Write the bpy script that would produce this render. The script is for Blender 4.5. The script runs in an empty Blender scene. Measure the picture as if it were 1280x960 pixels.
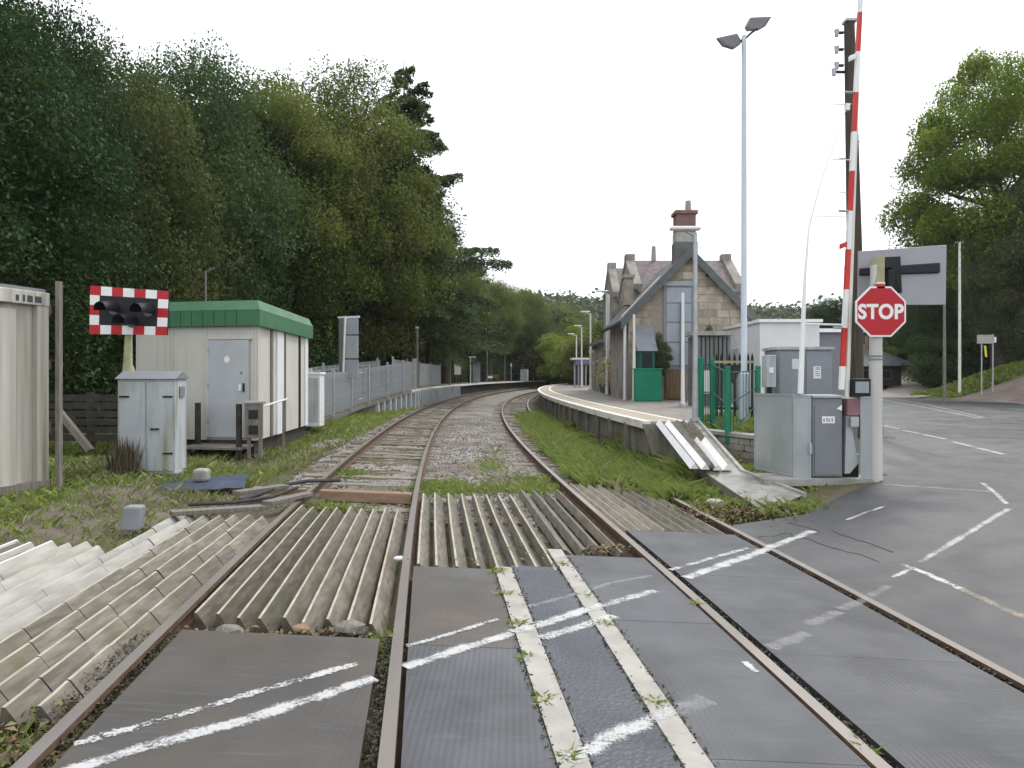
import bpy, bmesh, math, random
import numpy as np
from mathutils import Vector
random.seed(7)
rng = np.random.default_rng(7)
R = math.radians
scn = bpy.context.scene
COL = scn.collection

# ------------------------------------------------------------------ camera, sky, sun, exposure
H, F, HY = 1.714, 850.0, 470.7          # eye height; focal length and horizon row in 1280x960 pixels
cd = bpy.data.cameras.new('camera'); cam = bpy.data.objects.new('camera', cd); COL.objects.link(cam)
cam.location = (0, 0, H); cam.rotation_euler = (R(90), 0, 0)
cd.sensor_width = 36; cd.lens = 36 * F / 1280; cd.sensor_fit = 'HORIZONTAL'
cd.shift_y = (HY - 480) / 1280
cd.clip_start = .05; cd.clip_end = 4000
scn.camera = cam
SUN_EL, SUN_AZ = R(52), R(38)           # azimuth clockwise from +Y (ahead), so the light comes from ahead and right
w = bpy.data.worlds.new('World'); scn.world = w; w.use_nodes = True
nt = w.node_tree; nt.nodes.clear()
sky = nt.nodes.new('ShaderNodeTexSky'); sky.sky_type = 'NISHITA'; sky.sun_disc = False
sky.sun_elevation = SUN_EL; sky.sun_rotation = SUN_AZ; sky.dust_density = 3
mixc = nt.nodes.new('ShaderNodeMix'); mixc.data_type = 'RGBA'; mixc.inputs[0].default_value = .88
mixc.inputs[7].default_value = (8.6, 8.8, 9.1, 1)      # an even overcast layer
bg = nt.nodes.new('ShaderNodeBackground'); bg.inputs[1].default_value = .1
wo = nt.nodes.new('ShaderNodeOutputWorld')
nt.links.new(sky.outputs[0], mixc.inputs[6]); nt.links.new(mixc.outputs[2], bg.inputs[0]); nt.links.new(bg.outputs[0], wo.inputs[0])
sl = bpy.data.lights.new('sun', 'SUN'); sl.energy = 1.0; sl.angle = R(14); sl.color = (1, .96, .9)
so = bpy.data.objects.new('sun', sl); COL.objects.link(so)
sd = Vector((math.sin(SUN_AZ) * math.cos(SUN_EL), math.cos(SUN_AZ) * math.cos(SUN_EL), math.sin(SUN_EL)))
so.rotation_euler = (-sd).to_track_quat('-Z', 'Y').to_euler(); so.location = (20, 30, 60)
scn.view_settings.view_transform = 'Standard'; scn.view_settings.look = 'None'
scn.view_settings.exposure = 1.0; scn.view_settings.gamma = 1; scn.view_settings.use_curve_mapping = False

# ------------------------------------------------------------------ track geometry and terrain
TILT = .0479
def centreline(X0, th0, k0, s1, k1, s2, k2):
    s = np.concatenate([np.arange(-6, 40, .25), np.arange(40, 230, 1.)])
    kap = k0 + np.clip((s - s1) / 6, 0, 1) * (k1 - k0) + np.clip((s - s2) / 10, 0, 1) * (k2 - k1)
    kap[s < 0] = 0
    ds = np.diff(s, prepend=s[0])
    th = th0 + np.cumsum(kap * ds); x = np.cumsum(np.sin(th) * ds); y = np.cumsum(np.cos(th) * ds)
    i = np.argmin(abs(s)); x += X0 - x[i]; y -= y[i]
    return s, x, y, th
LC = centreline(-.9129, -.1352, .0011, 1.272, .0034, 300, .0034)
RC = centreline(2.7081, -.0692, -.0047, 5.85, .0036, 71., .0044)
KO = np.array([-1.8525, -1.1, -.3475, 1.6475, 2.4, 3.1525])
def knots(Y):
    xl = np.interp(Y, LC[2], LC[1]); tl = np.interp(Y, LC[2], LC[3])
    xr = np.interp(Y, RC[2], RC[1]); tr = np.interp(Y, RC[2], RC[3])
    gl, gr = .7525 / math.cos(tl), .7525 / math.cos(tr)
    return np.array([xl - gl, xl, xl + gl, xr - gr, xr, xr + gr])
def off(X, Y):
    K = knots(Y)
    if X < K[0]: return KO[0] + (X - K[0])
    if X > K[5]: return KO[5] + (X - K[5])
    return float(np.interp(X, K, KO))
def inv(o, Y):
    K = knots(Y)
    if o < KO[0]: return K[0] + (o - KO[0])
    if o > KO[5]: return K[5] + (o - KO[5])
    return float(np.interp(o, KO, K))
def ss(t, a=0., b=1.):
    t = min(1., max(0., (t - a) / (b - a))); return t * t * (3 - 2 * t)
XRT = lambda Y: float(np.interp(Y, [-10, 38, 50, 80], [31, 30, 28, 30]))   # far edge of the main road
def hroad(X, Y):
    o = off(X, Y)
    z = -TILT * max(-3.4, min(3.4, o))
    if o < -3.2: z += (.28 - z) * ss(o, -3.2, -4.8)
    if o > 3.3: z += (.16 - z) * ss(o, 3.3, 5.9)
    # raised ground beside the platform end
    z += .5 * ss(Y, 11.6, 13.6) * ss(o, 4.9, 5.6) * (1 - ss(X, 6.2 + .25 * max(0, Y - 12), 8.2 + .25 * max(0, Y - 12)))
    # hollow around the cabin
    z -= .24 * ss(Y, 11.6, 13.0) * (1 - ss(Y, 20, 22)) * ss(-X, 4.2, 5.1) * (1 - ss(-X, 9, 10.5))
    # bank beyond the road and the rising lane
    d = X - XRT(Y) - .8
    if Y > 12 and d > 0: z += 2.3 * ss(d, 0, 7) * (1 - ss(Y, 47, 56)) + .10 * max(0, d - 4)
    if Y > 52 and X > 20: z += .045 * (Y - 52) * ss(X, 20, 30)
    if o < -9: z += .22 * (-9 - o) * ss(-o, 9, 14) * .6
    return z
def drop(o): return .16 - .13 * ss(o, 3.5, 4.6) - .13 * ss(-o, 2.9, 4.2)
def gz(X, Y): return hroad(X, Y) - drop(off(X, Y))
def P(x, y, Y): return np.array([(x - 640) / F * Y, Y, H - (y - HY) / F * Y])
def G(x, y, fn=None, dz=0.):
    fn = fn or hroad
    u, v = (x - 640) / F, (y - HY) / F
    a, Y = 1.5, 1.5
    while Y < 400:
        if H - v * Y < fn(u * Y, Y) + dz: break
        a = Y; Y *= 1.04
    b = Y
    for _ in range(30):
        m = (a + b) / 2
        if H - v * m < fn(u * m, m) + dz: b = m
        else: a = m
    return np.array([u * b, b, fn(u * b, b) + dz])
V3 = lambda *a: np.array(a, float)

# ------------------------------------------------------------------ mesh and object helpers
WO = {}                                   # world origin of every object
def setp(o, label=None, cat=None, group=None, kind=None):
    if label: o['label'] = label
    if cat: o['category'] = cat
    if group: o['group'] = group
    if kind: o['kind'] = kind
    return o
def empty(name, loc, label=None, cat=None, group=None, kind=None):
    o = bpy.data.objects.new(name, None); COL.objects.link(o); o.location = tuple(loc); o.empty_display_size = .2
    WO[o.name] = np.array(loc, float)
    return setp(o, label, cat, group, kind)
def link_mesh(me, name, mats, parent=None, origin=None):
    o = bpy.data.objects.new(name, me); COL.objects.link(o)
    for m in (mats if isinstance(mats, (list, tuple)) else [mats]): me.materials.append(m)
    if parent is not None:
        o.parent = parent; base = WO[parent.name]
        org = base if origin is None else np.array(origin, float); o.location = tuple(org - base)
    else:
        org = np.zeros(3) if origin is None else np.array(origin, float); o.location = tuple(org)
    WO[o.name] = org
    return o
class MB:
    def __init__(s): s.v = []; s.f = []; s.m = []
    def add(s, vs, fs, m=0):
        n = len(s.v); s.v += [tuple(map(float, q)) for q in vs]
        for f in fs: s.f.append([n + i for i in f]); s.m.append(m)
        return s
    def hexa(s, p, u, v, w, m=0):
        p, u, v, w = map(lambda q: np.array(q, float), (p, u, v, w))
        if np.dot(np.cross(u, v), w) < 0: u, v = v, u
        vs = [p, p + u, p + u + v, p + v, p + w, p + u + w, p + u + v + w, p + v + w]
        return s.add(vs, [(0, 3, 2, 1), (4, 5, 6, 7), (0, 1, 5, 4), (1, 2, 6, 5), (2, 3, 7, 6), (3, 0, 4, 7)], m)
    def box(s, c, sz, rz=0, m=0):
        c = np.array(c, float); ca, sa = math.cos(rz), math.sin(rz)
        u = V3(ca, sa, 0) * sz[0]; v = V3(-sa, ca, 0) * sz[1]; w_ = V3(0, 0, sz[2])
        return s.hexa(c - u / 2 - v / 2 - w_ / 2, u, v, w_, m)
    def prism(s, poly, d, m=0):
        poly = [np.array(q, float) for q in poly]; n = len(poly); d = np.array(d, float)
        nrm = np.cross(poly[1] - poly[0], poly[2] - poly[0])
        if np.dot(nrm, d) > 0: poly = poly[::-1]
        vs = poly + [q + d for q in poly]
        fs = [tuple(range(n)), tuple(range(2 * n - 1, n - 1, -1))] + [(i, n + i, n + (i + 1) % n, (i + 1) % n)[::1] for i in range(n)]
        return s.add(vs, [fs[0], fs[1]] + [(f[3], f[2], f[1], f[0])[::-1] for f in fs[2:]], m)
    def tube(s, pts, r, n=8, m=0, caps=True):
        pts = [np.array(q, float) for q in pts]; k = len(pts)
        rs = list(r) if hasattr(r, '__len__') else [r] * k
        vs = []; ref = None
        for i in range(k):
            t = pts[min(i + 1, k - 1)] - pts[max(i - 1, 0)]; t = t / (np.linalg.norm(t) + 1e-9)
            if ref is None: ref = V3(0, 0, 1) if abs(t[2]) < .9 else V3(1, 0, 0)
            a = np.cross(t, ref); a /= np.linalg.norm(a) + 1e-9; b = np.cross(a, t); ref = b
            for j in range(n):
                q = 2 * math.pi * j / n; vs.append(pts[i] + rs[i] * (math.cos(q) * a + math.sin(q) * b))
        fs = [(i * n + j, i * n + (j + 1) % n, (i + 1) * n + (j + 1) % n, (i + 1) * n + j) for i in range(k - 1) for j in range(n)]
        if caps: fs += [tuple(range(n))[::-1], tuple((k - 1) * n + j for j in range(n))]
        return s.add(vs, fs, m)
    def sheet(s, rows, m=0):
        nr, nc = len(rows), len(rows[0]); vs = [q for r_ in rows for q in r_]
        return s.add(vs, [(i * nc + j, i * nc + j + 1, (i + 1) * nc + j + 1, (i + 1) * nc + j) for i in range(nr - 1) for j in range(nc - 1)], m)
    def mesh(s, name, origin=(0, 0, 0), smooth=False):
        me = bpy.data.meshes.new(name); o = np.array(origin, float)
        me.from_pydata([tuple(np.array(q) - o) for q in s.v], [], s.f)
        me.polygons.foreach_set('material_index', s.m)
        if smooth: me.polygons.foreach_set('use_smooth', [True] * len(s.f))
        me.update(); return me
    def build(s, name, mats, parent=None, origin=None, smooth=False, bevel=0, fix=False):
        org = origin if origin is not None else (WO[parent.name] if parent is not None else (0, 0, 0))
        me = s.mesh(name, org, smooth)
        bm = bmesh.new(); bm.from_mesh(me); bmesh.ops.recalc_face_normals(bm, faces=bm.faces); bm.to_mesh(me); bm.free()
        if smooth: me.set_sharp_from_angle(angle=R(40))
        ob = link_mesh(me, name, mats, parent, org)
        if bevel:
            b = ob.modifiers.new('bevel', 'BEVEL'); b.width = bevel; b.segments = 2; b.limit_method = 'ANGLE'
        return ob
def copy_part(src, parent, loc=None):
    c = src.copy(); COL.objects.link(c); c.parent = parent
    if loc is not None: c.location = tuple(loc)
    return c
def polys(name, V, var, mat, parent=None, origin=None):
    """V (n,k,3) separate k-gons with one float 'var' each"""
    n, k, _ = V.shape; org = np.zeros(3) if origin is None else np.array(origin, float)
    me = bpy.data.meshes.new(name)
    me.vertices.add(n * k); me.vertices.foreach_set('co', (V - org).astype(np.float32).ravel())
    me.loops.add(n * k); me.loops.foreach_set('vertex_index', np.arange(n * k, dtype=np.int32))
    me.polygons.add(n); me.polygons.foreach_set('loop_start', np.arange(0, n * k, k, dtype=np.int32))
    a = me.attributes.new('var', 'FLOAT', 'FACE'); a.data.foreach_set('value', np.asarray(var, np.float32))
    me.update(calc_edges=True)
    return link_mesh(me, name, mat, parent, org)

# ------------------------------------------------------------------ materials
def newmat(name):
    m = bpy.data.materials.new(name); m.use_nodes = True; t = m.node_tree
    return m, t, t.nodes['Principled BSDF']
def rgba(c): return (c[0], c[1], c[2], 1)
def pm(name, c1, c2=None, scale=6, rough=.75, bump=.15, bscale=40, metal=0, spec=.3, stretch=(1, 1, 1), c3=None, s3=1.5, t3=(.55, .75), detail=6, rough2=None, rnd=0, stretch3=(1,1,1), bdist=.01):
    """two colours mixed by noise, a third (dirt, moss, lichen) in patches, fine relief"""
    m, t, b = newmat(name); N, L = t.nodes, t.links
    tc = N.new('ShaderNodeTexCoord'); mp = N.new('ShaderNodeMapping'); mp.inputs[3].default_value = stretch
    L.new(tc.outputs['Object'], mp.inputs[0])
    n1 = N.new('ShaderNodeTexNoise'); n1.inputs['Scale'].default_value = scale; n1.inputs['Detail'].default_value = detail
    L.new(mp.outputs[0], n1.inputs['Vector'])
    mr = N.new('ShaderNodeMapRange'); mr.inputs[1].default_value = .32; mr.inputs[2].default_value = .68; L.new(n1.outputs[0], mr.inputs[0])
    mx = N.new('ShaderNodeMix'); mx.data_type = 'RGBA'; mx.inputs[6].default_value = rgba(c1); mx.inputs[7].default_value = rgba(c2 or c1)
    L.new(mr.outputs[0], mx.inputs[0]); out = mx.outputs[2]
    if c3:
        mp3 = N.new('ShaderNodeMapping'); mp3.inputs[3].default_value = stretch3; L.new(tc.outputs['Object'], mp3.inputs[0])
        n3 = N.new('ShaderNodeTexNoise'); n3.inputs['Scale'].default_value = s3; n3.inputs['Detail'].default_value = 8; L.new(mp3.outputs[0], n3.inputs['Vector'])
        r3 = N.new('ShaderNodeMapRange'); r3.inputs[1].default_value = t3[0]; r3.inputs[2].default_value = t3[1]; L.new(n3.outputs[0], r3.inputs[0])
        m3 = N.new('ShaderNodeMix'); m3.data_type = 'RGBA'; m3.inputs[7].default_value = rgba(c3); L.new(out, m3.inputs[6]); L.new(r3.outputs[0], m3.inputs[0]); out = m3.outputs[2]
    if rnd:
        oi = N.new('ShaderNodeObjectInfo'); hs = N.new('ShaderNodeHueSaturation'); q = N.new('ShaderNodeMapRange')
        q.inputs[3].default_value = 1 - rnd; q.inputs[4].default_value = 1 + rnd; L.new(oi.outputs['Random'], q.inputs[0]); L.new(q.outputs[0], hs.inputs['Value']); L.new(out, hs.inputs['Color']); out = hs.outputs[0]
    L.new(out, b.inputs['Base Color'])
    b.inputs['Roughness'].default_value = rough; b.inputs['Metallic'].default_value = metal; b.inputs['Specular IOR Level'].default_value = spec
    if rough2 is not None:
        q = N.new('ShaderNodeTexNoise'); q.inputs['Scale'].default_value = 1.3; q.inputs['Detail'].default_value = 6; L.new(tc.outputs['Object'], q.inputs['Vector'])
        rr = N.new('ShaderNodeMapRange'); rr.inputs[1].default_value = .4; rr.inputs[2].default_value = .6; rr.inputs[3].default_value = rough; rr.inputs[4].default_value = rough2
        L.new(q.outputs[0], rr.inputs[0]); L.new(rr.outputs[0], b.inputs['Roughness'])
    if bump:
        n2 = N.new('ShaderNodeTexNoise'); n2.inputs['Scale'].default_value = bscale; n2.inputs['Detail'].default_value = 5; L.new(mp.outputs[0], n2.inputs['Vector'])
        bp = N.new('ShaderNodeBump'); bp.inputs['Strength'].default_value = bump; bp.inputs['Distance'].default_value = bdist; L.new(n2.outputs[0], bp.inputs['Height']); L.new(bp.outputs[0], b.inputs['Normal'])
    return m
def leafmat(name, cols, trans=.3, rough=.6, up=0):
    m, t, b = newmat(name); N, L = t.nodes, t.links
    at = N.new('ShaderNodeAttribute'); at.attribute_name = 'var'
    cr = N.new('ShaderNodeValToRGB'); el = cr.color_ramp.elements
    while len(el) < len(cols): el.new(.5)
    for i, c in enumerate(cols): el[i].position = i / (len(cols) - 1); el[i].color = rgba(c)
    L.new(at.outputs['Fac'], cr.inputs[0]); L.new(cr.outputs[0], b.inputs['Base Color'])
    b.inputs['Roughness'].default_value = rough; b.inputs['Specular IOR Level'].default_value = .25
    if up:  # thin blades shade as the soft upward surface of the whole sward
        ge = N.new('ShaderNodeNewGeometry'); vm = N.new('ShaderNodeMix'); vm.data_type = 'VECTOR'; vm.inputs[0].default_value = up; vm.inputs[5].default_value = (0, 0, 1); L.new(ge.outputs['Normal'], vm.inputs[4])
        nz = N.new('ShaderNodeVectorMath'); nz.operation = 'NORMALIZE'; L.new(vm.outputs[1], nz.inputs[0]); L.new(nz.outputs[0], b.inputs['Normal'])
    tr = N.new('ShaderNodeBsdfTranslucent'); L.new(cr.outputs[0], tr.inputs[0])
    ms = N.new('ShaderNodeMixShader'); ms.inputs[0].default_value = trans
    L.new(b.outputs[0], ms.inputs[1]); L.new(tr.outputs[0], ms.inputs[2]); L.new(ms.outputs[0], t.nodes['Material Output'].inputs[0])
    return m
def voromat(name, c1, c2, scale, c3=None, s3=.6, bump=.6, rough=.9, t3=(.45, .65)):
    m, t, b = newmat(name); N, L = t.nodes, t.links
    tc = N.new('ShaderNodeTexCoord'); vo = N.new('ShaderNodeTexVoronoi'); vo.inputs['Scale'].default_value = scale; L.new(tc.outputs['Object'], vo.inputs['Vector'])
    sx = N.new('ShaderNodeSeparateColor'); L.new(vo.outputs['Color'], sx.inputs[0])
    mx = N.new('ShaderNodeMix'); mx.data_type = 'RGBA'; mx.inputs[6].default_value = rgba(c1); mx.inputs[7].default_value = rgba(c2); L.new(sx.outputs[0], mx.inputs[0]); out = mx.outputs[2]
    if c3:
        n3 = N.new('ShaderNodeTexNoise'); n3.inputs['Scale'].default_value = s3; n3.inputs['Detail'].default_value = 9; L.new(tc.outputs['Object'], n3.inputs['Vector'])
        r3 = N.new('ShaderNodeMapRange'); r3.inputs[1].default_value = t3[0]; r3.inputs[2].default_value = t3[1]; L.new(n3.outputs[0], r3.inputs[0])
        m3 = N.new('ShaderNodeMix'); m3.data_type = 'RGBA'; m3.inputs[7].default_value = rgba(c3); L.new(out, m3.inputs[6]); L.new(r3.outputs[0], m3.inputs[0]); out = m3.outputs[2]
    L.new(out, b.inputs['Base Color']); b.inputs['Roughness'].default_value = rough
    bp = N.new('ShaderNodeBump'); bp.inputs['Strength'].default_value = bump; bp.inputs['Distance'].default_value = .03; bp.invert = True
    L.new(vo.outputs['Distance'], bp.inputs['Height']); L.new(bp.outputs[0], b.inputs['Normal'])
    return m
def ribmat(name, c1, c2, scale, axis='X', rough=.45, bump=.35, knob=False, c3=None):
    m = pm(name, c1, c2, scale=2.2, rough=rough, bump=0, c3=c3, s3=1.4, t3=(.47, .7), rough2=rough + .2, spec=.5, detail=12)
    t = m.node_tree; N, L = t.nodes, t.links; b = N['Principled BSDF']; tc = N['Texture Coordinate']
    if knob:
        v = N.new('ShaderNodeTexVoronoi'); v.inputs['Scale'].default_value = scale; L.new(tc.outputs['Object'], v.inputs['Vector']); h = v.outputs['Distance']
    else:
        v = N.new('ShaderNodeTexWave'); v.bands_direction = axis; v.inputs['Scale'].default_value = scale; L.new(tc.outputs['Object'], v.inputs['Vector']); h = v.outputs[0]
    src = b.inputs['Base Color'].links[0].from_socket
    mp2 = N.new('ShaderNodeMapping'); mp2.inputs[3].default_value = (.9, 13, 1); mp2.inputs[2].default_value = (0, 0, R(24)); L.new(tc.outputs['Object'], mp2.inputs[0])
    n5 = N.new('ShaderNodeTexNoise'); n5.inputs['Scale'].default_value = 2.5; n5.inputs['Detail'].default_value = 9; L.new(mp2.outputs[0], n5.inputs['Vector'])
    r5 = N.new('ShaderNodeMapRange'); r5.inputs[1].default_value = .58; r5.inputs[2].default_value = .74; r5.inputs[4].default_value = .5; L.new(n5.outputs[0], r5.inputs[0])
    m5 = N.new('ShaderNodeMix'); m5.data_type = 'RGBA'; m5.inputs[7].default_value = (.1, .1, .11, 1); L.new(r5.outputs[0], m5.inputs[0]); L.new(src, m5.inputs[6]); L.new(m5.outputs[2], b.inputs['Base Color'])
    bp = N.new('ShaderNodeBump'); bp.inputs['Strength'].default_value = bump; bp.inputs['Distance'].default_value = .006; L.new(h, bp.inputs['Height'])
    n2 = N.new('ShaderNodeTexNoise'); n2.inputs['Scale'].default_value = 90; n2.inputs['Detail'].default_value = 4; L.new(tc.outputs['Object'], n2.inputs['Vector'])
    b2 = N.new('ShaderNodeBump'); b2.inputs['Strength'].default_value = .25; b2.inputs['Distance'].default_value = .004; L.new(n2.outputs[0], b2.inputs['Height']); L.new(bp.outputs[0], b2.inputs['Normal']); L.new(b2.outputs[0], b.inputs['Normal'])
    return m
def paintmat(name, c, cover=.6, soft=.12, opac=1., coarse=7):
    """worn road paint: flakes away from the edges inward, the surface below shows through the gaps"""
    m, t, b = newmat(name); N, L = t.nodes, t.links
    tc = N.new('ShaderNodeTexCoord'); at = N.new('ShaderNodeAttribute'); at.attribute_name = 'edge'
    def noise(sc, det, rough=.6):
        n = N.new('ShaderNodeTexNoise'); n.inputs['Scale'].default_value = sc; n.inputs['Detail'].default_value = det; n.inputs['Roughness'].default_value = rough; L.new(tc.outputs['Object'], n.inputs['Vector']); return n.outputs[0]
    def math_(op, a, b_):
        q = N.new('ShaderNodeMath'); q.operation = op
        for k, v in ((0, a), (1, b_)):
            if isinstance(v, (int, float)): q.inputs[k].default_value = v
            else: L.new(v, q.inputs[k])
        return q.outputs[0]
    tot = math_('ADD', math_('MULTIPLY', noise(55, 7, .7), .75), math_('MULTIPLY', noise(coarse, 4), .55))
    tot = math_('ADD', tot, math_('MULTIPLY', at.outputs['Fac'], .3))
    r_ = N.new('ShaderNodeMapRange'); r_.inputs[1].default_value = 1.02 - cover * .62; r_.inputs[2].default_value = 1.02 - cover * .62 + soft; r_.inputs[4].default_value = opac; L.new(tot, r_.inputs[0])
    b.inputs['Base Color'].default_value = rgba(c); b.inputs['Roughness'].default_value = .6
    tr = N.new('ShaderNodeBsdfTransparent'); ms = N.new('ShaderNodeMixShader'); L.new(r_.outputs[0], ms.inputs[0]); L.new(tr.outputs[0], ms.inputs[1]); L.new(b.outputs[0], ms.inputs[2]); L.new(ms.outputs[0], t.nodes['Material Output'].inputs[0])
    return m

M = {}
M['asphalt'] = pm('asphalt', (.045, .047, .051), (.075, .076, .08), scale=1.1, rough=.6, bump=.5, bscale=150, rough2=.36, spec=.4, c3=(.028, .031, .038), s3=.24, t3=(.44, .62), detail=9)
M['panel'] = ribmat('rubber_panel', (.041, .044, .051), (.066, .07, .079), 9, 'X', rough=.4, bump=.14, c3=(.026, .029, .034))
M['panel_brown'] = ribmat('rubber_panel_dirty', (.045, .041, .037), (.066, .061, .056), 9, 'X', rough=.44, bump=.06, c3=(.075, .058, .042))
M['panel_knob'] = ribmat('rubber_panel_studded', (.036, .042, .053), (.056, .063, .076), 38, knob=True, rough=.45, bump=.8)
M['concrete'] = pm('concrete', (.29, .275, .25), (.38, .362, .335), scale=5, bump=.3, bscale=60, c3=(.22, .2, .16), s3=3, t3=(.55, .8))
M['concrete_grey'] = pm('concrete_grey', (.26, .255, .24), (.36, .35, .33), scale=5, bump=.3, bscale=60, c3=(.14, .14, .1), s3=2, t3=(.5, .75))
M['slat'] = pm('weathered_timber', (.125, .112, .09), (.225, .208, .175), scale=4, stretch=(6, .8, 6), bump=.4, bscale=14, c3=(.12, .11, .07), s3=2.2, t3=(.5, .75), rnd=.16, rough=.85)
M['slat_dark'] = pm('dark_timber', (.065, .056, .043), (.135, .12, .095), scale=4, stretch=(6, .8, 6), bump=.4, bscale=14, c3=(.07, .075, .035), s3=2.2, t3=(.5, .75), rnd=.16, rough=.85)  # darker timber tone for the first slats between the left rails
M['slat_end'] = pm('timber_end_grain', (.07, .06, .045), (.14, .125, .1), scale=12, bump=.4, rough=.9)
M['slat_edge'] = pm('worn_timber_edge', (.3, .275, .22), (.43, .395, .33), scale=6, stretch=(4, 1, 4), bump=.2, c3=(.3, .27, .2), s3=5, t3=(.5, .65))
M['slat_pale'] = pm('bleached_timber', (.27, .265, .24), (.41, .40, .37), scale=3, stretch=(4, .7, 4), bump=.3, bscale=14, c3=(.3, .29, .25), s3=2, t3=(.55, .8), rnd=.08)
M['slat_white'] = pm('white_painted_timber', (.7, .7, .7), (.8, .8, .8), scale=3, bump=.15, c3=(.45, .43, .38), s3=3, t3=(.6, .75))
M['slat_brown'] = pm('brown_timber', (.17, .145, .115), (.28, .25, .205), scale=4, stretch=(6, .8, 6), bump=.4, bscale=14, c3=(.31, .285, .235), s3=.8, t3=(.5, .7), rnd=.12)
M['rail_head'] = pm('rail_head', (.185, .165, .15), (.265, .245, .23), scale=2, stretch=(1, .3, 1), rough=.45, metal=.55, bump=.05)
M['rail_bright'] = pm('rail_bright', (.22, .195, .18), (.31, .285, .27), scale=2, stretch=(1, .3, 1), rough=.38, metal=.7, bump=.03)
M['rail_side'] = pm('rail_rust', (.075, .045, .03), (.13, .085, .06), scale=9, rough=.85, bump=.3, bscale=60)
M['sleeper'] = pm('sleeper_timber', (.12, .1, .078), (.23, .2, .16), scale=5, stretch=(1, 7, 4), bump=.5, bscale=12, rough=.9, rnd=.25, c3=(.22, .2, .17), s3=3, t3=(.5, .7))
M['baulk'] = pm('orange_timber', (.2, .13, .085), (.29, .2, .13), scale=4, stretch=(1, 7, 4), bump=.3)
M['ballast'] = voromat('ballast', (.12, .11, .1), (.33, .315, .3), 19, c3=(.13, .105, .08), s3=.5, bump=1.)
M['stone_chip'] = leafmat('ballast_chips', [(.1, .09, .085), (.2, .185, .17), (.3, .285, .27), (.17, .13, .1)], trans=0, rough=.9)
M['ground'] = pm('verge_soil', (.062, .075, .026), (.12, .095, .06), scale=1.1, bump=.7, bscale=25, c3=(.15, .13, .1), s3=.35, t3=(.5, .7), bdist=.05, detail=9, rough=.95)
M['dirt'] = pm('bare_dirt', (.095, .08, .06), (.165, .142, .112), scale=2.5, bump=.8, bscale=30, c3=(.07, .08, .03), s3=1.2, t3=(.52, .68), bdist=.04, detail=9, rough=.95)
M['drive'] = pm('gravel_lane', (.24, .21, .18), (.34, .31, .275), scale=2, bump=.4, bscale=40, c3=(.16, .14, .12), s3=.6, t3=(.5, .7), rough=.95)
M['brown_slope'] = pm('brown_tarmac', (.13, .1, .09), (.19, .15, .135), scale=1, bump=.4, bscale=60, rough=.9)
M['white_paint'] = paintmat('road_paint', (.47, .47, .47), .41, .2, .92)
M['white_worn'] = paintmat('road_paint_worn', (.47, .47, .47), .235, .10, .92)
M['white_faint'] = paintmat('road_paint_faint', (.44, .44, .45), .42, .35, .42)
M['white_mid'] = paintmat('road_paint_mid', (.44, .44, .44), .36, .2, .85)
M['cream_paint'] = paintmat('road_paint_cream', (.36, .3, .235), .36, .25, .7)
M['crack'] = pm('crack_filling', (.02, .02, .02), (.035, .033, .03), rough=.9)
M['galv'] = pm('galvanised', (.34, .36, .38), (.44, .46, .48), scale=6, rough=.45, metal=.35, bump=.03)
M['galv_green'] = pm('galvanised_weathered', (.33, .36, .37), (.41, .44, .45), scale=1.5, rough=.5, metal=.3, bump=.03, c3=(.22, .25, .2), s3=1.2, t3=(.5, .8), stretch3=(1, 1, .3))
M['grey_paint'] = pm('grey_paint', (.17, .18, .2), (.21, .22, .24), scale=2, rough=.5, bump=.03, c3=(.13, .13, .13), s3=2, t3=(.6, .8))
M['pale_grey'] = pm('pale_grey_paint', (.38, .41, .44), (.46, .49, .52), scale=2, rough=.5, bump=.04, c3=(.24, .25, .16), s3=1.8, t3=(.5, .74), stretch3=(3, 3, .4))
M['door_grey'] = pm('door_grey', (.40, .42, .45), (.46, .48, .51), scale=1.5, rough=.5, bump=.03, c3=(.33, .34, .34), s3=2, t3=(.55, .8))
M['blue_grey'] = pm('blue_grey_panel', (.25, .28, .32), (.31, .34, .38), scale=1.5, rough=.6, bump=.05)
M['cream_wall'] = pm('cream_cladding', (.5, .485, .44), (.57, .555, .515), scale=1.2, rough=.6, bump=.05, c3=(.36, .335, .26), s3=1.6, t3=(.55, .85), stretch3=(4, 4, .2))
M['white_metal'] = pm('white_painted_metal', (.3, .28, .23), (.6, .59, .55), scale=2.6, stretch=(2.5, 2.5, .08), rough=.5, bump=.05, c3=(.16, .125, .075), s3=1.8, t3=(.46, .68), stretch3=(3, 3, .1))
M['green_roof'] = pm('green_roof', (.055, .15, .08), (.075, .185, .1), scale=2, rough=.5, bump=.05, c3=(.10, .22, .13), s3=1, t3=(.5, .8))
M['green_fascia'] = pm('green_fascia', (.035, .13, .06), (.05, .16, .075), scale=2, rough=.45, bump=.05)
M['green_paint'] = pm('green_paint', (.008, .16, .09), (.012, .2, .115), scale=2, rough=.45, bump=.04)
M['green_dark'] = pm('green_dark', (.01, .085, .055), (.02, .11, .07), scale=2, rough=.5, bump=.04)
M['black'] = pm('black_paint', (.012, .012, .014), (.02, .02, .022), scale=3, rough=.55, bump=.05)
M['black_plastic'] = pm('black_matt', (.012, .013, .018), (.016, .017, .022), rough=.6, bump=0)
M['red'] = pm('sign_red', (.42, .012, .022), (.46, .016, .026), scale=2, rough=.4, bump=.01)
M['red_band'] = pm('barrier_red', (.5, .03, .025), (.58, .05, .04), scale=3, rough=.45, bump=.02)
M['white'] = pm('white_gloss', (.76, .76, .76), (.82, .82, .82), scale=2, rough=.45, bump=.01, c3=(.6, .58, .52), s3=3, t3=(.6, .85))
M['cream'] = pm('cream_pole', (.62, .6, .53), (.7, .68, .62), scale=3, rough=.5, bump=.03)
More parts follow.
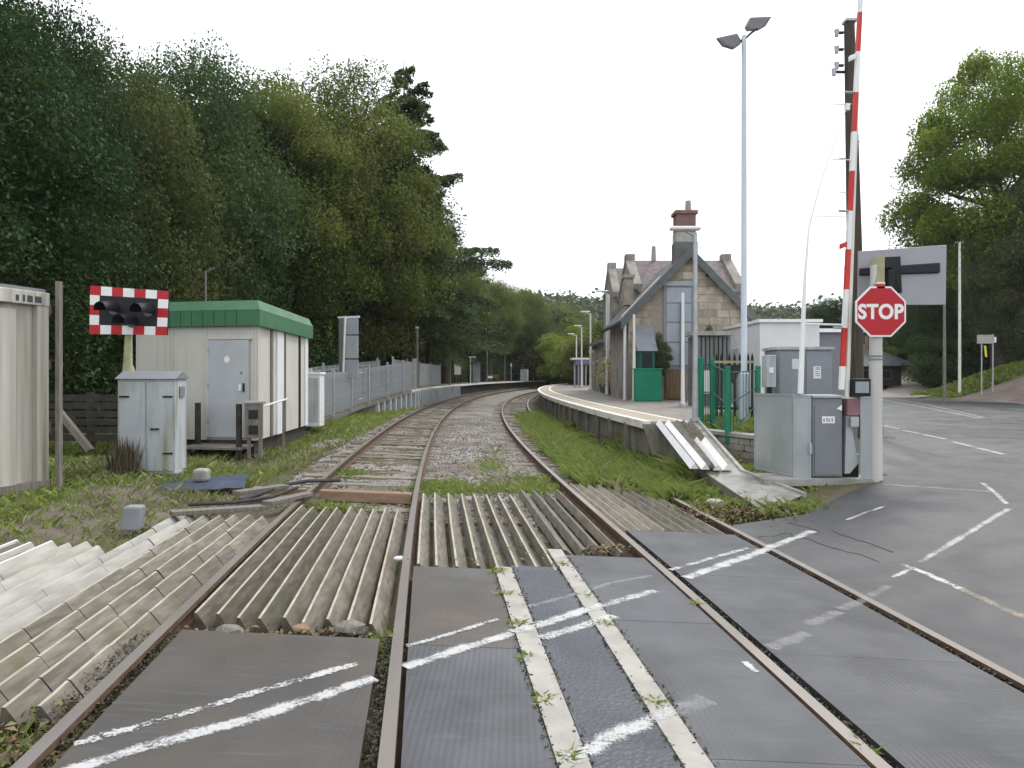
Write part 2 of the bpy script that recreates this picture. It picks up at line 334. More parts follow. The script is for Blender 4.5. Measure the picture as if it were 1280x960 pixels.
M['yellow_moss'] = pm('mossy_yellow', (.27, .27, .14), (.38, .37, .24), scale=7, rough=.7, bump=.2)
M['pole_wood'] = pm('pole_wood', (.045, .036, .028), (.085, .07, .055), scale=6, stretch=(6, 6, .3), bump=.5, bscale=10, rough=.9)
M['grey_wood'] = pm('grey_wood', (.13, .12, .105), (.22, .2, .175), scale=6, stretch=(5, 5, .6), bump=.4, bscale=12, rough=.9)
M['dark_wood'] = pm('dark_wood', (.03, .027, .022), (.06, .052, .042), scale=6, bump=.4, rough=.9)
M['brown_wood'] = pm('brown_board', (.13, .085, .045), (.2, .14, .08), scale=3, stretch=(6, 6, .5), bump=.3, rough=.85)
M['stone'] = pm('sandstone', (.29, .25, .2), (.41, .36, .295), scale=3.5, bump=.5, bscale=22, rnd=.2, c3=(.2, .165, .13), s3=1.2, t3=(.5, .75), rough=.92)
M['mortar'] = pm('mortar', (.22, .195, .16), (.29, .26, .215), scale=8, bump=.4, rough=.95)
M['stone_grey'] = pm('grey_stone', (.24, .22, .195), (.34, .31, .275), scale=2.5, bump=.5, bscale=15, c3=(.17, .155, .14), s3=1, t3=(.45, .7), rough=.92)
M['render_and_shade'] = pm('dark_render_and_shade', (.1, .105, .1), (.15, .15, .145), scale=2, bump=.2)
M['barge'] = pm('barge_board', (.075, .083, .08), (.11, .118, .115), scale=3, rough=.6, bump=.1)
M['brick_red'] = pm('red_brick_stack', (.17, .1, .093), (.23, .135, .125), scale=6, bump=.3, rough=.9)
M['terracotta'] = pm('chimney_pot', (.3, .25, .22), (.36, .3, .27), rough=.9)
M['coping'] = pm('white_edge', (.6, .58, .54), (.72, .70, .66), scale=4, bump=.15, c3=(.35, .32, .27), s3=3, t3=(.55, .8))
M['tactile'] = pm('tactile_band', (.3, .25, .19), (.39, .335, .265), scale=3, bump=.5, bscale=60)
M['plat_asphalt'] = pm('platform_surface', (.17, .155, .135), (.235, .215, .19), scale=2, bump=.3, bscale=80)
M['plat_brown'] = pm('platform_leaf_litter', (.16, .115, .075), (.23, .18, .13), scale=2, bump=.5, bscale=40)
M['plat_wall'] = pm('platform_wall', (.11, .1, .085), (.2, .185, .16), scale=3, stretch=(1, 1, .4), bump=.5, bscale=14, c3=(.06, .065, .04), s3=1.2, t3=(.48, .7))
M['white_wall'] = pm('white_wall', (.62, .63, .64), (.7, .71, .72), scale=1, rough=.7, bump=.05)
M['tarp'] = pm('blue_tarp', (.028, .04, .07), (.05, .068, .105), scale=4, rough=.5, bump=.5, bscale=8)
M['cable'] = pm('black_cable', (.025, .025, .027), (.05, .05, .05), rough=.6)
M['sign_grey'] = pm('sign_back', (.3, .3, .33), (.34, .34, .37), scale=1.2, rough=.5, metal=.2, bump=.02)
M['glass_dark'] = pm('dark_glass', (.02, .025, .03), (.03, .035, .04), rough=.15, bump=0, spec=.6)
M['pink'] = pm('faded_red', (.2, .1, .12), (.27, .15, .17), rough=.6)
M['bark'] = pm('bark', (.05, .042, .033), (.1, .085, .068), scale=5, stretch=(4, 4, .5), bump=.6, bscale=10, rough=.95)
M['hill'] = pm('hill_ground', (.045, .065, .03), (.08, .095, .045), scale=.05, bump=0)
M['text_dark'] = pm('printed_ink', (.05, .05, .06), rough=.6, bump=0)
M['yellow'] = pm('yellow_plastic', (.6, .5, .05), rough=.5, bump=0)
M['kiosk_grey_l'] = pm('stub_grey', (.2, .215, .235), (.27, .285, .3), scale=5, bump=.2)
M['pale_post'] = pm('pale_post', (.46, .46, .44), (.56, .56, .54), scale=2, stretch=(3, 3, .3), rough=.45, bump=.03, metal=.15)
M['grass'] = leafmat('grass_blades', [(.18, .27, .04), (.255, .36, .06), (.33, .41, .085), (.44, .43, .16)], trans=.25, up=.85)
M['grass_dry'] = leafmat('grass_dry', [(.15, .2, .05), (.22, .24, .08), (.3, .28, .14), (.36, .33, .2)], trans=.2, up=.7)
M['litter'] = leafmat('dead_leaves', [(.07, .045, .025), (.14, .085, .045), (.2, .13, .07), (.17, .18, .06), (.1, .075, .05), (.26, .19, .11)], trans=.1)
M['leaf_dark'] = leafmat('leaves_dark', [(.017, .038, .011), (.028, .06, .016), (.045, .085, .023), (.07, .11, .032)], trans=.35)  # dark tone also paints in the shade under the left canopy
M['leaf_olive'] = leafmat('leaves_olive', [(.05, .068, .018), (.08, .105, .028), (.115, .14, .04), (.15, .165, .055)], trans=.4)
M['leaf_green'] = leafmat('leaves_green', [(.036, .07, .022), (.055, .1, .03), (.078, .13, .04), (.11, .155, .054)], trans=.4)
M['leaf_mid'] = leafmat('leaves_mid', [(.06, .092, .02), (.1, .14, .028), (.15, .18, .04), (.2, .205, .06)], trans=.45)
M['leaf_conifer'] = leafmat('needles', [(.055, .088, .036), (.085, .122, .048), (.12, .155, .06)], trans=.4)
M['leaf_bright'] = leafmat('leaves_bright', [(.085, .135, .016), (.14, .205, .025), (.2, .265, .035), (.28, .32, .06)], trans=.5)
M['leaf_ivy'] = leafmat('leaves_ivy', [(.06, .085, .035), (.095, .125, .05), (.14, .165, .07)], trans=.35)
M['leaf_hill'] = leafmat('leaves_hill', [(.05, .075, .035), (.075, .1, .045), (.1, .12, .055)], trans=.2)  # leaf colour greyed and lightened in place of more haze
M['flower'] = leafmat('pale_flowers', [(.5, .42, .2), (.6, .5, .3), (.2, .25, .08)], trans=.3)
#@@END_BASE

# ================================================================== SETTING: terrain, road, deck
def terrain():
    xs = np.concatenate([-np.geomspace(700, 26, 22), np.arange(-24, -8, 1.5), np.arange(-8, 9, .3), np.arange(9, 50, 1.2), np.geomspace(52, 800, 22)])
    ys = np.concatenate([-np.geomspace(200, 8, 8), np.arange(-6, 2, 1.), np.arange(2, 22, .3), np.arange(22, 70, 1.2), np.geomspace(72, 900, 26)])
    rows = []
    for Y in ys:
        Yc = min(Y, 200.)
        r_ = []
        for X in xs:
            z = min(gz(float(X), float(Yc)), 30 if abs(X) < 60 else 3.)
            if abs(X) > 60 or Y > 130:
                z = min(z, 6.)
            z += rng.normal() * .018 * (1 if abs(X) < 30 and Y < 60 else 0)
            r_.append((X, Y, z - .012))
        rows.append(r_)
    o = MB().sheet(rows).build('ground', M['ground'], smooth=True)
    setp(o, kind='structure'); return o
terrain()

# bare dirt patch left of the crossing
def surface_patch(name, outline, mat, dz, step=.25, fn=None, kind='structure', label=None, jitter=0, parent=None):
    """grid sheet that follows the terrain inside a polygon given as (X, Y) points"""
    import mathutils.geometry as mg
    from mathutils import Vector as Vv
    fn = fn or gz
    bm = bmesh.new(); poly = [bm.verts.new((p[0], p[1], 0)) for p in outline]; bm.faces.new(poly)
    xs = [p[0] for p in outline]; ys = [p[1] for p in outline]
    for a, lo, hi in ((0, min(xs), max(xs)), (1, min(ys), max(ys))):
        q = lo + step
        while q < hi - step * .2:
            co = [0, 0, 0]; no = [0, 0, 0]; co[a] = q; no[a] = 1
            bmesh.ops.bisect_plane(bm, geom=bm.verts[:] + bm.edges[:] + bm.faces[:], plane_co=co, plane_no=no); q += step
    bmesh.ops.triangulate(bm, faces=[f for f in bm.faces if len(f.verts) > 4])
    org = WO[parent.name] if parent is not None else V3(0, 0, 0)
    for v in bm.verts:
        v.co.z = fn(v.co.x, v.co.y) + dz + (rng.normal() * jitter if jitter else 0)
        v.co -= Vector(org)
    bmesh.ops.recalc_face_normals(bm, faces=bm.faces)
    if sum(f.normal.z for f in bm.faces) < 0: bmesh.ops.reverse_faces(bm, faces=bm.faces)
    me = bpy.data.meshes.new(name); bm.to_mesh(me); bm.free()
    me.polygons.foreach_set('use_smooth', [True] * len(me.polygons))
    o = link_mesh(me, name, mat, parent, org)
    if kind: setp(o, kind=kind)
    return o
def pxy(pts, fn=None): return [tuple(G(x, y, fn)[:2]) for x, y in pts]
surface_patch('dirt_path', pxy([(40, 640), (120, 606), (330, 600), (420, 598), (400, 625), (345, 642), (240, 648), (160, 684), (60, 690), (-40, 690)]), M['dirt'], .03, jitter=.012)

# asphalt of the road on the right
def road():
    bl = [(-6, inv(3.16, -6))] + [(Y, inv(3.16, Y)) for Y in np.arange(-5, 8.45, .5)] + [(8.5, inv(3.16, 8.45))]
    left = lambda Y: float(np.interp(Y, [b[0] for b in bl] + [8.75, 9.3, 10.0, 11.5, 14.8, 45, 90], [b[1] for b in bl] + [3.75, 4.5, 5.45, 6.2, 8.1, 24.5, 46]))
    rows = []
    for Y in np.concatenate([np.arange(-6, 16, .25), np.arange(16, 50.5, 1.)]):
        a = left(Y); b = max(a + .5, XRT(Y) if Y > 12 else 60.)
        t = np.concatenate([np.linspace(0, 4, 26), np.linspace(4.4, 1, 0)]); 
        X = np.concatenate([a + np.linspace(0, min(4.5, (b - a) * .5), 24), np.linspace(a + min(4.5, (b - a) * .5), b, 14)[1:]])
        rows.append([(x, Y, hroad(x, Y) + .0) for x in X])
    o = MB().sheet(rows).build('road', M['asphalt'], smooth=True); setp(o, kind='structure'); return o
ROAD = road()

# rubber panels, concrete beams and painted lines of the crossing deck
deck = empty('crossing_deck', (0, 0, 0), kind='structure')
def strip(mb, o0, o1, Y0, Y1, dz, thick=.05, m=0, n=None, chip=0):
    n = n or max(2, int((Y1 - Y0) / .3) + 1)
    ys = np.linspace(Y0, Y1, n)
    top = [[(inv(o0, y) , y, -TILT * o0 + dz), (inv(o1, y), y, -TILT * o1 + dz)] for y in ys]
    mb.sheet([[r_[0], r_[1]] for r_ in top], m)
    mb.sheet([[(r_[0][0], r_[0][1], r_[0][2] - thick), r_[0]] for r_ in top], m)
    mb.sheet([[r_[1], (r_[1][0], r_[1][1], r_[1][2] - thick)] for r_ in top], m)
    for r_, s_ in ((top[0], 0), (top[-1], 1)):
        q = [r_[0], r_[1], (r_[1][0], r_[1][1], r_[1][2] - thick), (r_[0][0], r_[0][1], r_[0][2] - thick)]
        mb.add(q, [(0, 1, 2, 3)], m)
B1, B2 = (.325, .455), (.83, .95)
DECK = [(-1.735, -.465, 4.42, 'panel_brown'), (-.29, B1[0] - .006, 6.15, 'panel'), (B1[1] + .006, B2[0] - .006, 6.3, 'panel_knob'), (B2[1] + .006, 1.60, 6.75, 'panel'), (1.765, 3.04, 8.05, 'panel')]
for o0, o1, ye, mk in DECK:
    y = ye
    while y > -4:
        mb = MB(); strip(mb, o0, o1, y - 1.797, y, -.012 + random.uniform(-.0015, .0015))
        mb.build('crossing_panel', M[mk if not (mk == 'panel' and o0 < 0 and y > 5.5) else 'panel_brown'], deck)
        y -= 1.8
for (o0, o1), ye in ((B1, 6.22), (B2, 6.95)):
    y = ye
    for L in (1.45, 2.6, 2.6, 2.6):
        mb = MB(); strip(mb, o0, o1, y - L + .006, y, -.006); mb.build('concrete_beam', M['concrete'], deck, bevel=.006); y -= L
# dark channel bed under the gaps
mb = MB(); strip(mb, -1.9, 3.2, -4, 4.35, -.15, .05); mb.build('channel_bed', M['dirt'], deck)
for o_ in (-1.93, 1.62, 3.2):
    pass

def line(pts, wd, mat, name='painted_line', dz=.003, parent=None, fn=None):
    """painted stripe along picture-derived ground points, laid on the deck or road surface"""
    fn = fn or (lambda X, Y: hroad(X, Y) - (.012 if off(X, Y) < 3.1 else 0) + (.006 if (B1[0] - .01 < off(X, Y) < B1[1] + .01 or B2[0] - .01 < off(X, Y) < B2[1] + .01) else 0))
    pts = [tuple(np.array(a) + (np.array(b) - np.array(a)) * k / 5) for a, b in zip(pts[:-1], pts[1:]) for k in range(5)] + [pts[-1]]
    W = [G(x, y, hroad)[:2] for x, y in pts]; q = []
    for a, b in zip(W[:-1], W[1:]):
        k = max(1, int(np.linalg.norm(b - a) / .09))
        q += [a + (b - a) * i / k for i in range(k)]
    q.append(W[-1]); q = np.array(q); rows = []
    for i in range(len(q)):
        d = q[min(i + 1, len(q) - 1)] - q[max(i - 1, 0)]; d = d / np.linalg.norm(d); nn = np.array([-d[1], d[0]])
        ww = wd / 2 * 1.18 * (1 + random.uniform(-.08, .08))
        rows.append([(p[0], p[1], fn(*p) + dz) for p in (q[i] - nn * ww, q[i] - nn * ww / 3, q[i] + nn * ww / 3, q[i] + nn * ww)])
    ob = MB().sheet(rows).build(name, M[mat], parent); at = ob.data.attributes.new('edge', 'FLOAT', 'POINT'); nv = len(ob.data.vertices)
    at.data.foreach_set('value', np.tile([0., 1., 1., 0.], nv // 4).astype(np.float32)); return ob
for pts, wd, mt in [
    ([(60, 968), (180, 932), (300, 899), (390, 871), (468, 845)], .115, 'white_paint'),
    ([(92, 927), (200, 898), (330, 860), (447, 827)], .095, 'white_worn'),
    ([(506, 832), (560, 814), (640, 790)], .115, 'white_paint'),
    ([(508, 806), (560, 791), (622, 772)], .075, 'white_worn'),
    ([(640, 789), (690, 774), (740, 759), (770, 750), (820, 737)], .13, 'white_paint'),
    ([(674, 796), (720, 783), (768, 768)], .12, 'white_paint'),
    ([(660, 757), (720, 741), (764, 727), (815, 718)], .075, 'white_faint'),
    ([(858, 721), (900, 706), (950, 689), (1016, 664)], .15, 'white_paint'),
    ([(838, 711), (870, 702), (935, 684)], .10, 'white_worn'),
    ([(712, 950), (760, 920), (800, 903), (842, 888)], .13, 'white_paint'),
    ([(843, 888), (860, 882), (885, 872)], .16, 'white_faint'),
    ([(930, 825), (946, 838)], .06, 'white_paint'),
    ([(962, 808), (1010, 790)], .14, 'white_faint'), ([(1010, 779), (1050, 763)], .13, 'white_faint'), ([(1050, 760), (1085, 747)], .12, 'white_faint'),
]: line(pts, wd, mt, parent=deck)
for pts, wd, mt in [
    ([(1086, 745), (1112, 733)], .10, 'white_faint'), ([(1116, 722), (1140, 710)], .09, 'white_worn'),
    ([(1150, 703), (1262, 636)], .10, 'white_mid'),
    ([(1128, 706), (1160, 718), (1200, 736)], .09, 'white_worn'), ([(1200, 736), (1280, 772), (1330, 797)], .10, 'cream_paint'),
    ([(1058, 650), (1082, 641), (1106, 633)], .10, 'white_worn'), ([(1105, 606), (1170, 610), (1240, 615)], .16, 'cream_paint'),
    ([(1228, 604), (1245, 617), (1258, 630)], .10, 'white_worn'),
    ([(1096, 495), (1160, 506), (1230, 522)], .10, 'white_paint'), ([(1100, 499), (1165, 511), (1225, 523)], .12, 'white_paint'),
    ([(1105, 498), (1180, 500), (1280, 504), (1400, 507)], 1.3, 'cream_paint'), ([(1248, 500), (1285, 506)], .22, 'white_paint'),
]: line(pts, wd, mt, parent=ROAD, name='painted_line')
for a, b in [((1104, 532), (1124, 536)), ((1128, 538), (1150, 542)), ((1154, 543), (1182, 549)), ((1190, 552), (1218, 559)), ((1222, 560), (1255, 568)), ((1300, 580), (1370, 600))]:
    line([a, b], .15, 'white_paint', parent=ROAD)
for pts in ([(925, 652), (950, 655), (968, 652), (1002, 657), (1030, 668)], [(948, 672), (985, 668), (1012, 676), (1060, 690), (1110, 705)], [(1040, 662), (1080, 678), (1126, 696)]):
    fine = []
    for a, b in zip(pts[:-1], pts[1:]): fine += [(a[0] + (b[0] - a[0]) * k / 4 + random.uniform(-3, 3), a[1] + (b[1] - a[1]) * k / 4 + random.uniform(-2, 2)) for k in range(4)]
    line(fine, random.uniform(.008, .014), 'crack', name='crack', parent=ROAD)
# far side: gravel lane, brown slope
surface_patch('gravel_lane', [(27.2, 50), (30.6, 48.6), (35.5, 56.5), (41, 66), (48, 79), (44, 79), (37.5, 67), (33, 60), (29, 56)], M['drive'], .05, step=1.)
surface_patch('brown_slope', [(29.6, 46.4), (32.0, 45.9), (34, 45.0), (42, 43.5), (60, 43), (60, 20), (30.5, 20), (30.1, 38)], M['brown_slope'], .03, step=1.)

# ================================================================== TRACKS
def rail_mesh(o_, s0, s1, parent, bright=False):
    Cc, sg = (LC, -1 if o_ == 0 else 1) if o_ < 2 else (RC, -1 if o_ == 2 else 1)
    s, x, y, th = Cc
    ii = [i for i in range(len(s)) if s0 <= s[i] <= s1]
    oo = [KO[0], KO[2], KO[3], KO[5]][o_]; z0 = -TILT * oo
    prof = [(-.036, 0), (.036, 0), (.038, -.035), (.012, -.05), (.012, -.12), (.07, -.14), (.07, -.155), (-.07, -.155), (-.07, -.14), (-.012, -.12), (-.012, -.05), (-.038, -.035)]
    mb = MB(); vs = []; k = len(prof)
    for i in ii:
        cx = x[i] + sg * .7525 * math.cos(th[i]); cy = y[i] - sg * .7525 * math.sin(th[i])
        for a, b in prof: vs.append((cx + a * math.cos(th[i]), cy - a * math.sin(th[i]), z0 + b))
    fs, ms = [], []
    mb.v = [tuple(v) for v in vs]
    for i in range(len(ii) - 1):
        for j in range(k):
            j2 = (j + 1) % k; mb.f.append([i * k + j, (i + 1) * k + j, (i + 1) * k + j2, i * k + j2]); mb.m.append(0 if j == 0 else 1)
    return mb.build('rail', [M['rail_bright' if bright else 'rail_head'], M['rail_side']], parent)
trk = []
for k, lab in ((0, 'left railway track with timber sleepers showing in brown ballast'), (1, 'right railway track running past the station platform edge through grass')):
    t = empty('railway_track', (inv(KO[1 if k == 0 else 4], 12), 12, -TILT * KO[1 if k == 0 else 4] - .3), lab, 'railway track', 'railway tracks')
    trk.append(t)
    for q in (0, 1): rail_mesh(2 * k + q, -5, 215, t, bright=False)
    Cc = LC if k == 0 else RC; s, x, y, th = Cc
    zc = -TILT * (KO[1] if k == 0 else KO[4])
    sm = MB().hexa((-1.3, -.125, -.13), (2.6, 0, 0), (0, .25, 0), (0, 0, .13)).mesh('sleeper')
    sm.materials.append(M['sleeper']); d = 9.3 if k == 0 else 12.2; n = 0
    while d < 85:
        sx, sy, st = (np.interp(d, s, q) for q in (x, y, th))
        ob = bpy.data.objects.new('sleeper', sm); COL.objects.link(ob); ob.parent = t
        up = .012 if n % 4 == 0 else random.uniform(-.03, .004)
        ob.location = tuple(V3(sx, sy, zc - .146 + up) - WO[t.name]); ob.rotation_euler = (0, math.atan(TILT), -st + random.uniform(-.012, .012))
        bv = None; d += .74 + random.uniform(-.03, .03); n += 1
    if k == 0:
        for o0, o1, Y, hgt in ((-1.72, -.42, 9.75, .02), (-2.75, -1.98, 9.95, -.02)):
            mb = MB(); mb.hexa((inv(o0, Y), Y, -TILT * o0 - .15), (inv(o1, Y) - inv(o0, Y), .05, -TILT * (o1 - o0)), (0, .13, 0), (0, 0, .13 + hgt))
            mb.build('orange_plank', M['baulk'], t, bevel=.008)
# pebbles bed
def ballast():
    rows = []
    for Y in np.concatenate([np.arange(4.2, 30, .22), np.arange(30, 60, 1.), np.arange(60, 190, 4.)]):
        r_ = []
        for o_ in np.concatenate([[-3.6, -3.1, -2.8], np.arange(-2.5, 3.4, .18), [3.6, 3.9]]):
            sh = -.17 if -2.6 < o_ < 3.5 else -.17 - .12
            hump = .05 * math.exp(-((o_ - .65) / .7) ** 2)
            r_.append((inv(o_, Y), Y, -TILT * max(-3.4, min(3.4, o_)) + sh + hump + rng.normal() * .010 - (.03 if Y < 8.6 else 0)))
        rows.append(r_)
    o = MB().sheet(rows).build('ballast', M['ballast'], smooth=True); setp(o, kind='structure')
ballast()
def chips():
    V, var = [], []
    ico = bmesh.new(); bmesh.ops.create_icosphere(ico, subdivisions=1, radius=1)
    fv = np.array([[v.co[:] for v in f.verts] for f in ico.faces]); ico.free()
    n = 9000
    for _ in range(n):
        Y = 8.6 + 22 * random.random() ** 1.7; r_ = random.random()
        o_ = random.uniform(-.3, 1.6) if r_ < .55 else random.uniform(-2.7, -.4) if r_ < .9 else random.uniform(1.7, 2.6)
        if -2.7 < o_ < -.35 and random.random() < .35: continue
        z = -TILT * o_ - .165 + .05 * math.exp(-((o_ - .65) / .7) ** 2)
        sc = V3(*(random.uniform(.014, .032) for _ in range(3))); a = random.random() * 6.28
        m = np.array([[math.cos(a), -math.sin(a), 0], [math.sin(a), math.cos(a), 0], [0, 0, 1]])
        p = (fv * (1 + rng.normal(size=(1, 1, 3)) * .15) * sc) @ m.T + V3(inv(o_, Y), Y, z)
        V.append(p); var += [min(1, max(0, random.gauss(.75 if -.3 < o_ < 1.6 else .25, .25)))] * len(fv)
    o = polys('ballast_stones', np.concatenate(V), var, M['stone_chip']); setp(o, kind='stuff')
chips()

# ================================================================== ANTI-TRESPASS GUARDS of triangular timbers
def guard(label, o0, o1, n, Y0, Y1, mats, dz=-.02, h=.10, seed=0, group='triangular timber trespass guards', zf=None, sk=0., drift=0., af=.5, cut=0):
    rr = random.Random(seed); w_ = (o1 - o0) / n
    oc = (o0 + o1) / 2; Yc = (Y0 + Y1) / 2
    zf = zf or (lambda o_: -TILT * o_)
    t = empty('trespass_guard', (inv(oc, Yc), Yc, zf(oc) + dz - h), label, 'trespass guard', group)
    for i in range(n):
        a = o0 + i * w_; b = a + w_ - .03; c = a + (b - a) * af + rr.uniform(-.008, .008)
        ya0 = Y0 + rr.uniform(-.07, .07) + sk * i; yb0 = Y1 + rr.uniform(-.08, .08) + sk * i
        cuts = [ya0, yb0]
        if cut:
            q = ya0 + rr.uniform(.15, cut); cuts = [ya0]
            while q < yb0 - .12: cuts.append(q); q += rr.uniform(.75, 1.25) * cut
            cuts.append(yb0)
        for ya, yb in zip(cuts[:-1], cuts[1:]):
            mb = MB(); k = 7 if not cut else 3; dzz = rr.uniform(-.010, .008); e = .009; rows = []
            for j in range(k):
                y = ya + (yb - ya - (.008 if cut else 0)) * j / (k - 1); wob = rr.uniform(-.003, .003); z = zf(c) + dz + dzz
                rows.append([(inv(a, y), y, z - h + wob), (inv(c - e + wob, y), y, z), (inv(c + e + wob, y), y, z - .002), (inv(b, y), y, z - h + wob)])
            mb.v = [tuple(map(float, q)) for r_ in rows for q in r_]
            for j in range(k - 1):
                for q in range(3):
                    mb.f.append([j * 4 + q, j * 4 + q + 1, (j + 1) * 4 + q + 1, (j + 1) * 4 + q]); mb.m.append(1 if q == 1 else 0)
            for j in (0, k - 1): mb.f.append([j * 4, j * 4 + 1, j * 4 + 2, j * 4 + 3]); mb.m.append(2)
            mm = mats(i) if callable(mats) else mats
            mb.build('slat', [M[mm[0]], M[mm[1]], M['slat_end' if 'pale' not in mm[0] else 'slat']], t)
    return t
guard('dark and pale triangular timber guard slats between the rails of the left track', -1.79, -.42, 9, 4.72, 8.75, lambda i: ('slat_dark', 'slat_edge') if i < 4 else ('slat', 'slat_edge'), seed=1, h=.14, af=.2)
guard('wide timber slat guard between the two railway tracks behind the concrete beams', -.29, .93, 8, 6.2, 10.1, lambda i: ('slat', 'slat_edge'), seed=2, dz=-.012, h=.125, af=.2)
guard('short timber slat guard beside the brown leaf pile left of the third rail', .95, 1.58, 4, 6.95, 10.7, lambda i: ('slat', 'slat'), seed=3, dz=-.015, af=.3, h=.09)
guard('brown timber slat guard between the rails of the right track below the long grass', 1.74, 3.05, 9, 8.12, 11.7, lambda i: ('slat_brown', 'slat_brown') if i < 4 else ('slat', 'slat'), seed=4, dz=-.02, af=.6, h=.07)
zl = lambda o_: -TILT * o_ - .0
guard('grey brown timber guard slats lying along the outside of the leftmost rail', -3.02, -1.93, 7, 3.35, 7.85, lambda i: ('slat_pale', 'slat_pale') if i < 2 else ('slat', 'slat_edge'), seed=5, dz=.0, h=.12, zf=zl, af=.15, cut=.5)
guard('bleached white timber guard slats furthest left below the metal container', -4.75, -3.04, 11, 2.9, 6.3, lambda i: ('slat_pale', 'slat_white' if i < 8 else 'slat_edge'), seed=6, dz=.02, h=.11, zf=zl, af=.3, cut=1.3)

# platform-end ramp with white guard slats
def ramp():
    base = V3(3.5, 12.5, .1)
    t = empty('platform_ramp', base, 'concrete ramp running down from the end of the right platform to the crossing', 'ramp')
    # sloping slab from the platform end down to the crossing
    A = [P(822, 530, 14.45), P(872, 528, 14.45)]; Bq = [P(886, 594, 11.0), P(926, 590, 11.0)]; C_ = [G(955, 641) + V3(0, 0, .015), G(1003, 622) + V3(0, 0, .03)]
    mb = MB(); rows = [A, Bq, C_]
    mb.sheet(rows); dn = V3(0, 0, -.55)
    MB().sheet([[r_[0] + dn, r_[0]] for r_ in rows]).build('side_wall', M['plat_wall'], t); mb.sheet([[r_[1], r_[1] + dn] for r_ in rows])
    mb.add([A[0], A[1], A[1] + dn, A[0] + dn], [(0, 1, 2, 3)])
    mb.build('slab', M['concrete_grey'], t)
    mb = MB()
    for a, b in ((A[1], Bq[1]), (Bq[1], C_[1])):
        mb.hexa(a + V3(0, 0, -.03), b - a, V3(.06, 0, 0), V3(0, 0, .07))
    mb.build('kerb_edge', M['concrete'], t)
    # boards closing the end of the platform
    for i in range(4):
        x0 = 803 + i * 7
        mb = MB(); a = P(x0, 531, 14.43); b = P(x0 + 13, 572, 14.3)
        mb.hexa(a, b - a, V3(.13, -.02, 0), V3(.0, -.04, .02)); mb.build('end_board', M['grey_wood'], t)
    return t
RAMP = ramp()
def ramp_guard():
    g = empty('trespass_guard', P(885, 560, 12.6), 'white painted guard slats sloping down from the platform end', 'trespass guard', 'triangular timber trespass guards')
    for i, (xa, xb, c, yl) in enumerate([(824, 868, 'slat_white', 586), (835, 882, 'slat_white', 587), (846, 889, 'slat', 585), (854, 897, 'slat_white', 588), (863, 909, 'slat_white', 588)]):
        a = P(xa, 530, 14.3); b = P(xb, yl, 11.05); d = b - a; mb = MB()
        hw = V3(.072, 0, 0); up = V3(0, -.03, .10)
        if i in (3, 4):  # only the lower part is painted
            m_ = a + d * .45
            mb.add([a - hw, a + hw, a + up, m_ - hw, m_ + hw, m_ + up], [(0, 2, 5, 3), (2, 1, 4, 5), (0, 1, 2)], 0); mb.build('slat', M['slat'], g)
            mb = MB(); a = m_ + V3(0, 0, .003)
        mb.add([a - hw, a + hw, a + up, b - hw, b + hw, b + up], [(0, 2, 5, 3), (2, 1, 4, 5), (0, 1, 2), (3, 5, 4)], 0); mb.build('slat', M[c], g)
ramp_guard()

# ================================================================== PLATFORMS
def zrise(Y): return 0.
def platform(name, label, oe, side, Y0, Y1, width, zt, brown=False):
    """oe: edge offset from the tracks; side +1 = platform lies to the right of its edge"""
    t = empty(name, (inv(oe + side * 1.5, Y0 + 2), Y0 + 2, 0), label, 'platform', 'station platforms')
    ys = np.concatenate([np.arange(Y0, 40, .6), np.arange(40, Y1, 2.)])
    wd = width if callable(width) else (lambda Y: width)
    def band(a, b, z, thick, nm, mat, y0=None):
        rows = []
        for Y in ys:
            if y0 and Y < y0: continue
            aa, bb = min(a, wd(Y)), min(b, wd(Y))
            x0, x1 = inv(oe + side * aa, Y), inv(oe + side * bb, Y)
            rows.append([(x0, Y, z - thick), (x0, Y, z), (x1, Y, z), (x1, Y, z - thick)])
        mb = MB().sheet(rows); mb.add(rows[0], [(0, 1, 2, 3)]); mb.add(rows[-1], [(0, 1, 2, 3)])
        return mb.build(nm, M[mat], t)
    band(.0, .18, zt + .004, .16, 'white_edge', 'white' if brown else 'coping')
    band(.16, .85, zt, .09, 'tactile_band', 'plat_brown' if brown else 'tactile')
    band(.85, .97, zt + .003, .08, 'cream_line', 'cream')
    band(.97, 9, zt - .002, .08, 'surface', 'plat_brown' if brown else 'plat_asphalt')
    band(.45 if brown else .10, 9, zt - .09, 1.3, 'wall', 'dark_wood' if brown else 'plat_wall')
    return t
ZP = .76
RP = platform('station_platform', 'right hand curved station platform with white edge beside the stone station building', 3.1525 + .70, 1, 14.45, 150, lambda Y: float(np.interp(Y, [14.4, 16, 20, 26, 60, 150], [1.18, 1.6, 4.2, 6.5, 6, 5])), ZP)
LP = platform('station_platform', 'left hand station platform on pale supports below the dark trees', -1.8525 - .70, -1, 36.5, 170, 3.2, 1.0, brown=True)
# buttresses of the right platform wall, pale trestle legs of the left platform
for i in range(16):
    Y = 16 + i * 1.7; o_ = 3.1525 + .74; x_ = inv(o_, Y)
    MB().box((x_ - .0, Y, ZP - .62), (.10, .16, 1.0)).build('pilaster', M['plat_wall'], RP)
for i in range(24):
    Y = 37 + i * 1.05; x_ = inv(-1.8525 - .68, Y)
    MB().box((x_ - .02, Y, .42), (.22, .26, 1.0)).build('support_leg', M['pale_grey'], LP)
